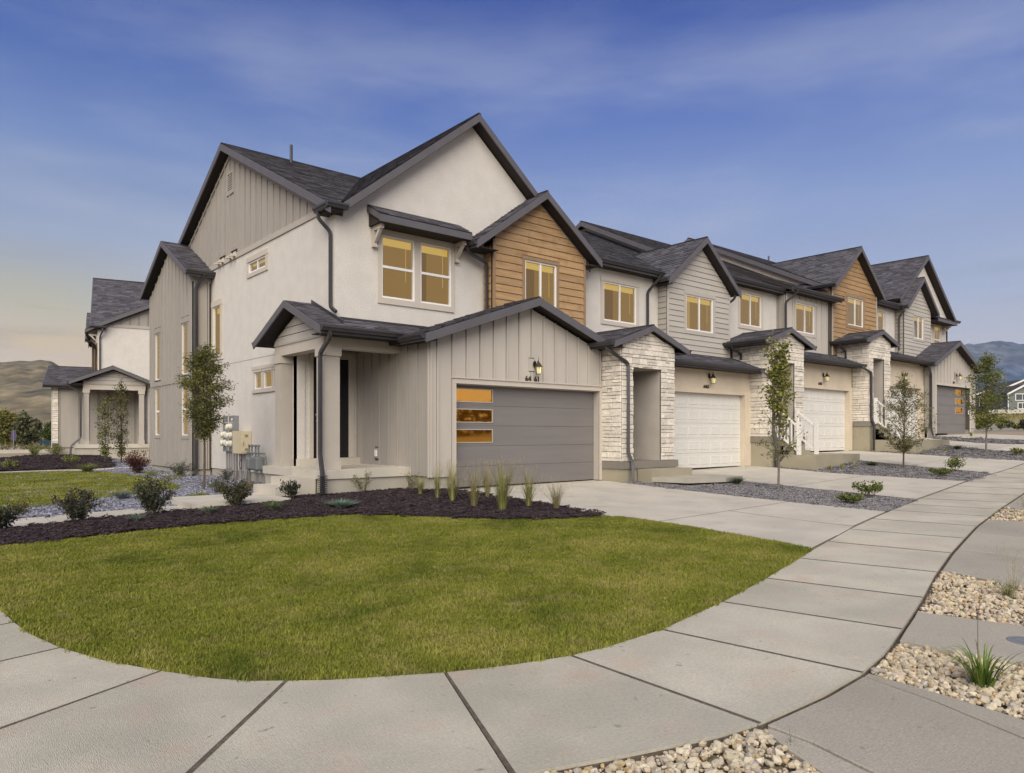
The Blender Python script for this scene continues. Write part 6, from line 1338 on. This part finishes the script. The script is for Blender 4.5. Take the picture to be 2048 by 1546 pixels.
# ---------------------------------------------------------------- beyond the row: bank, field, houses
M['house_blue'] = material('house_blue', (.055, .085, .16), .8, (.045, .065, .12), 2, .6); M['house_dark'] = material('house_dark', (.055, .065, .085), .8); M['house_sage'] = material('house_sage', (.15, .165, .155), .8, (.12, .135, .13), 2, .6)
M['house_beige'] = material('house_beige', (.38, .31, .22), .9); M['white_trim'] = material('white_trim', (.66, .66, .64), .6); M['window_dark'] = material('window_dark', (.06, .07, .08), .2, spec=.6); M['far_roof'] = material('far_roof', (.055, .055, .062), .9); M['fence_white'] = material('fence_white', (.46, .44, .40), .8); M['bin_blue'] = material('bin_blue', (.03, .06, .10), .6)
def far_building(x, y, z, ang, w, dp, h, rh, mat, label, wins, group=None, lower=None):
    """house with the front towards local -Y, ridge along local Y"""
    e = empty('house', (x, y, z), label, 'house', group); e.rotation_euler = (0, 0, ang); o = Vector((x, y, z)); ORG[e.name] = Vector((0, 0, 0))
    b = MB(); b.box(-w / 2, w / 2, 0, dp, -.6, h); b.build('wall', mat, e); b = MB()
    b.add([(-w / 2, 0, h), (w / 2, 0, h), (0, 0, h + rh), (-w / 2, dp, h), (w / 2, dp, h), (0, dp, h + rh)], [(0, 1, 2), (3, 5, 4), (0, 2, 5, 3), (1, 4, 5, 2), (0, 3, 4, 1)]); b.build('gable', mat, e)
    for s in (-1, 1):
        k = rh / (w / 2); b = MB(); x0, x1 = s * (w / 2 + .4), 0; P = [(x0, -.4, h - .4 * k), (x1, -.4, h + rh), (x1, dp + .4, h + rh), (x0, dp + .4, h - .4 * k)]; b.hexa([(p[0], p[1], p[2] + .02) for p in P] + [(p[0], p[1], p[2] + .2) for p in P]); r_ = b.build('roof', 'far_roof', e)
        b = MB(); b.hexa([(x0, -.46, h - .4 * k - .2), (x1, -.46, h + rh - .2), (x1, -.405, h + rh - .2), (x0, -.405, h - .4 * k - .2), (x0, -.46, h - .4 * k + .16), (x1, -.46, h + rh + .16), (x1, -.405, h + rh + .16), (x0, -.405, h - .4 * k + .16)]); b.build('fascia', 'white_trim', r_)
    for (u, zz, ww, hh) in wins:
        b = MB(); f = .13; b.box(u - ww / 2 - f, u + ww / 2 + f, -.08, -.005, zz - f, zz); b.box(u - ww / 2 - f, u + ww / 2 + f, -.08, -.005, zz + hh, zz + hh + f); b.box(u - ww / 2 - f, u - ww / 2, -.08, -.005, zz, zz + hh); b.box(u + ww / 2, u + ww / 2 + f, -.08, -.005, zz, zz + hh); b.box(u - .04, u + .04, -.07, -.005, zz, zz + hh); wn = b.build('window', 'white_trim', e)
        b = MB(); b.box(u - ww / 2, u + ww / 2, -.03, -.01, zz, zz + hh); b.build('pane', 'window_dark', wn)
    for s in (-1, 1): b = MB(); b.box(s * w / 2 - .07, s * w / 2 + .07, -.05, .05, 0, h); b.build('corner_board', 'white_trim', e)
    return e
fa = math.radians(-52)
for (u, D, y_px, w, dp, h, rh, mat, lb, wins) in [
    (2047, 138, 822, 5.2, 10, 3.4, 1.5, 'house_sage', 'sage grey far house with white trimmed gable at the right edge', [(-.2, .5, 1.4, 1.0), (-.2, 2.1, 2.2, 1.1)]),
    (2012, 146, 820, 4.6, 10, 3.3, 1.0, 'house_blue', 'deep blue far house wing with a small upper window', [(1.2, 2.4, .6, 1.1), (.6, .5, .5, .9)]),
    (1972, 150, 821, 5.0, 12, 3.2, .9, 'house_dark', 'dark slate far house half hidden behind the oval tree', [(-.8, 1.0, .8, 1.5), (1.2, 1.0, .7, 1.4)])]:
    x, y = at_px(u, D); z = 1.28 + D * (867 - y_px) / 1450; far_building(x, y, z, fa, w, dp, h, rh, mat, lb, wins, 'houses beyond the dirt field')
x, y = at_px(2046, 146); far_building(x, y, 1.28 + 146 * 46 / 1450, fa, 7.5, 12, 4.4, 1.7, 'house_sage', 'taller sage grey wing rising behind the right edge house', [(-2.0, 2.6, .9, 1.1)], 'houses beyond the dirt field')
x, y = at_px(84, 190); far_building(x, y, -.95, math.radians(3), 7.0, 9, 2.0, 1.9, 'house_beige', 'low beige house with a pale gable far across the side street', [(-1.6, .6, 1.0, .9)])
x, y = at_px(120, 200); far_building(x, y, -.95, math.radians(3), 9.0, 9, 2.2, 1.2, 'house_beige', 'second low beige house mostly behind the rear stone corner', [(-2.6, .6, 1.0, .9)])
def strip3(name, a, b_, h, t, mat, label, cat, posts=0):
    """fence or wall between two ground points (x, y, z)"""
    e = empty(name, a, label, cat); A, B = Vector(a), Vector(b_); n = max(1, posts); dr = (B - A).normalized(); nn = Vector((-dr.y, dr.x, 0)) * t
    for i in range(n):
        p, q = A.lerp(B, i / n), A.lerp(B, (i + 1) / n); m = MB(); q2 = q - (q - p).normalized() * .03
        m.hexa([p, q2, q2 + nn, p + nn] + [v + Vector((0, 0, h)) for v in (p, q2, q2 + nn, p + nn)]); m.build('fence_panel', mat, e)
    return e
p1 = at_px(1978, 130); p2 = at_px(2110, 128)
strip3('fence', (*p1, 1.28 + 130 * 39 / 1450), (*p2, 1.28 + 128 * 41 / 1450), .75, .15, 'fence_white', 'long pale fence below the far houses', 'fence', 9)
# gravel bank behind the last driveway
bk = MB(); A_ = [at_px(1925, 50), at_px(2120, 47)]; B_ = [at_px(1925, 58), at_px(2120, 57)]
bk.add([(*A_[0], 1.30), (*A_[1], 1.30), (*B_[1], 2.0), (*B_[0], 2.0), (*A_[0], .6), (*A_[1], .6), (*B_[1], .6), (*B_[0], .6)], [(0, 1, 2, 3), (0, 4, 5, 1), (1, 5, 6, 2), (2, 6, 7, 3), (3, 7, 4, 0)])
M['bank'] = material('bank', (.20, .19, .18), .95, (.31, .29, .27), 5, .9, bump=.8, bs=8, fine=.3, fs=5, world=True)
bank = bk.build('gravel_bank', 'bank', kind='structure')
strip3('kerb_wall', (*at_px(1925, 57.6), 1.95), (*at_px(2120, 56.6), 1.95), .10, .25, 'concrete', 'thin pale kerb along the top of the gravel bank', 'kerb', 1)
for (u, D, w, h, zz, cols, lb) in [(1956, 50, .9, .85, 1.30, RH, 'dark round bush beside the far garage corner'), (2001, 50.5, 1.2, 1.0, 1.35, RH, 'widest round bush on the gravel bank'), (2018, 54, .8, .6, 1.7, GY, 'small grey bush high on the gravel bank'), (2035, 50, 1.0, .5, 1.3, RH, 'low green bush on the gravel bank'), (2047, 48, .7, .8, 1.25, DK, 'dark bush on the bank at the right edge')]:
    x, y = at_px(u, D); shrub('shrub', 'shrub', x, y, w, h, lb, cols, 650, .10, .04, 20); S.objects[-1]
# scrub on the dirt field: nobody could count it
b = MB()
for i in range(330):
    u = R.uniform(1900, 2200); D = 62 + 95 * R.random() ** .8; x, y = at_px(u, D); z = T(x, y) - .08; w = R.uniform(.5, 2.6); h = R.uniform(.12, .42); c = pick([(.20, .19, .07), (.26, .22, .10), (.14, .15, .06), (.30, .26, .14), (.34, .30, .06)])
    for k in range(34): leaf(b, Vector((x + R.gauss(0, w * .35), y + R.gauss(0, w * .35), z + R.uniform(0, h))), Vector((R.gauss(0, .5), R.gauss(0, .5), 1)), R.uniform(.12, .3), .05, c)
for i in range(260):
    u = R.uniform(-120, 120); D = 52 + 130 * R.random(); x, y = at_px(u, D); z = T(x, y) - .08; w = R.uniform(.5, 2.0); h = R.uniform(.12, .4); c = pick([(.16, .16, .07), (.24, .20, .12), (.10, .12, .05)])
    for k in range(26): leaf(b, Vector((x + R.gauss(0, w * .35), y + R.gauss(0, w * .35), z + R.uniform(0, h))), Vector((R.gauss(0, .5), R.gauss(0, .5), 1)), R.uniform(.2, .45), .07, c)
o = b.build('undergrowth', 'leaf', recalc=False, kind='stuff'); o['label'] = 'dry scrub scattered over the open ground far behind'
# side street things, left
x, y = at_px(27, 50); zz = T(x, y); e = empty('banner_post', (x, y, zz), 'slim post with a purple banner beside the side street', 'banner'); b = MB(); b.tube([(x, y, zz - .1), (x, y, zz + 1.45)], .03, 6); b.build('post', 'steel', e); b = MB(); b.box(x - .14, x + .14, y - .01, y + .01, zz + .75, zz + 1.40); M['purple'] = material('purple', (.10, .08, .17), .8); b.build('banner', 'purple', e)
x, y = at_px(92, 76); zz = T(x, y) - .1; e = empty('dumpster', (x, y, zz), 'dark blue dumpster beyond the rear stone corner', 'dumpster'); b = MB(); b.hexa([(x - .55, y - .4, zz), (x + .55, y - .4, zz), (x + .55, y + .4, zz), (x - .55, y + .4, zz), (x - .62, y - .45, zz + .75), (x + .62, y - .45, zz + .75), (x + .62, y + .45, zz + .75), (x - .62, y + .45, zz + .75)]); b.build('bin_body', 'bin_blue', e); b = MB(); b.box(x - .65, x + .65, y - .48, y + .48, zz + .75, zz + .80); b.build('lid', 'bin_blue', e)
for (u0, D0, u1, D1, lb) in [(-60, 47, 98, 50, 'nearest pale kerb across the far side street'), (-60, 56, 70, 60, 'middle pale kerb across the far side street'), (-60, 66, 45, 74, 'farthest pale kerb across the far side street')]:
    a = at_px(u0, D0); c = at_px(u1, D1); strip3('kerb', (*a, T(*a) - .1), (*c, T(*c) - .1), .22, .35, 'concrete', lb, 'kerb', 1)

# ---------------------------------------------------------------- hills and mountains
def ridge(name, sil, D0, D1, mat, foot, seed, rough, cols=140, rows=34, base=-5.0, amp=.16):
    """hillside rising from distance D0 to its crest at D1; sil: (bearing px, crest row px)"""
    vs = []; sil = sorted(sil)
    def crest(u):
        for (a, ya), (b_, yb_) in zip(sil, sil[1:]):
            if a <= u <= b_: t_ = (u - a) / (b_ - a); t_ = t_ * t_ * (3 - 2 * t_); return ya + (yb_ - ya) * t_
        return sil[0][1] if u < sil[0][0] else sil[-1][1]
    u0, u1 = sil[0][0], sil[-1][0]; rr = rows + 8
    for j in range(rr):
        for i in range(cols):
            u = u0 + (u1 - u0) * i / (cols - 1); t_ = j / (rows - 1); D = D0 + (D1 - D0) * t_; x, y = at_px(u, D); Hc = 1.28 + D1 * (867 - crest(u)) / 1450
            k = t_ if t_ <= 1 else max(0, 1 - (t_ - 1) * 2.2); k = k ** foot if t_ <= 1 else k
            nn = noise.fractal(Vector((x, y, seed)) * rough, .85, 2.2, 7) * (math.sin(math.pi * min(1, t_)) ** .8 if t_ < 1 else .2)
            vs.append((x, y, base + (Hc - base) * max(0, k + nn * amp)))
    b = MB(); b.add(vs, [(j * cols + i, j * cols + i + 1, (j + 1) * cols + i + 1, (j + 1) * cols + i) for j in range(rr - 1) for i in range(cols - 1)]); return b.build(name, mat, recalc=False, smooth=True, kind='structure')
M['hill'] = material('hill', (.20, .165, .10), .95, (.115, .10, .065), .006, .9, bump=0, fine=1.1, fs=.05, stains=((.055, .058, .038, 1), .02, 1.0), world=True)
M['mountain'] = material('mountain', (.075, .10, .155), .95, (.15, .155, .16), .0011, .8, fine=.9, fs=.009, stains=((.045, .06, .06, 1), .0024, 1.0), world=True)  # conifer green; some of the haze blue is put into the base colour
M['foothill'] = material('foothill', (.12, .115, .10), .95, (.22, .19, .14), .01, .8, fine=.5, fs=.06, world=True)
ridge('hill', [(-420, 700), (-200, 735), (-60, 728), (0, 725), (40, 721), (60, 722), (80, 719), (98, 721), (125, 733), (160, 747), (220, 758), (330, 772), (450, 800)], 420, 1500, 'hill', .8, 3, .007, 260, 90, amp=.075)
ridge('mountain', [(1500, 820), (1700, 730), (1820, 700), (1925, 690), (1950, 689), (1975, 685), (2000, 682), (2020, 685), (2048, 690), (2120, 696), (2250, 690), (2400, 740)], 2600, 6500, 'mountain', .75, 9, .0012, 200, 50)
ridge('foothill', [(1500, 860), (1750, 815), (1900, 806), (1950, 803), (1985, 806), (2010, 810), (2048, 806), (2120, 800), (2300, 800), (2400, 840)], 300, 900, 'foothill', .9, 5, .006, 120, 24)

# dark tree belt across the street behind the viewer (seen only in the panes)
b = MB()
for i in range(70):
    x = R.uniform(5, 120); y = -38 - .12 * x + R.uniform(-3, 3); z = T(x, y) - .3; r_ = R.uniform(1.4, 2.4); hh = R.uniform(3.0, 5.2)
    for k in range(170):
        a = R.uniform(0, 6.28); q = R.random() ** .5 * r_; c = pick([(.05, .06, .02), (.08, .08, .03), (.035, .04, .02)]); leaf(b, Vector((x + q * math.cos(a), y + q * math.sin(a), z + R.uniform(.2, hh))), Vector((R.gauss(0, 1), R.gauss(0, 1), R.gauss(0, 1))), .7, .22, c)
o = b.build('treeline', 'leaf', recalc=False, kind='stuff'); o['label'] = 'belt of dark trees across the street'
# ---------------------------------------------------------------- the air between here and the mountains
hm = bpy.data.materials.new('haze'); hm.use_nodes = True; t = hm.node_tree; t.nodes.clear(); o_ = nd(t, 'ShaderNodeOutputMaterial'); pv = nd(t, 'ShaderNodeVolumePrincipled')
pv.inputs['Color'].default_value = (.34, .58, 1.0, 1); pv.inputs['Density'].default_value = 3.6e-5; pv.inputs['Anisotropy'].default_value = 0.0; t.links.new(pv.outputs[0], o_.inputs['Volume'])
bmh = MB(); bmh.box(-1250, 10600, -1250, 5200, -12, 1400); M['haze'] = hm; hz = bmh.build('haze', 'haze', kind='stuff'); hz['label'] = 'thin blue air haze over the whole place'
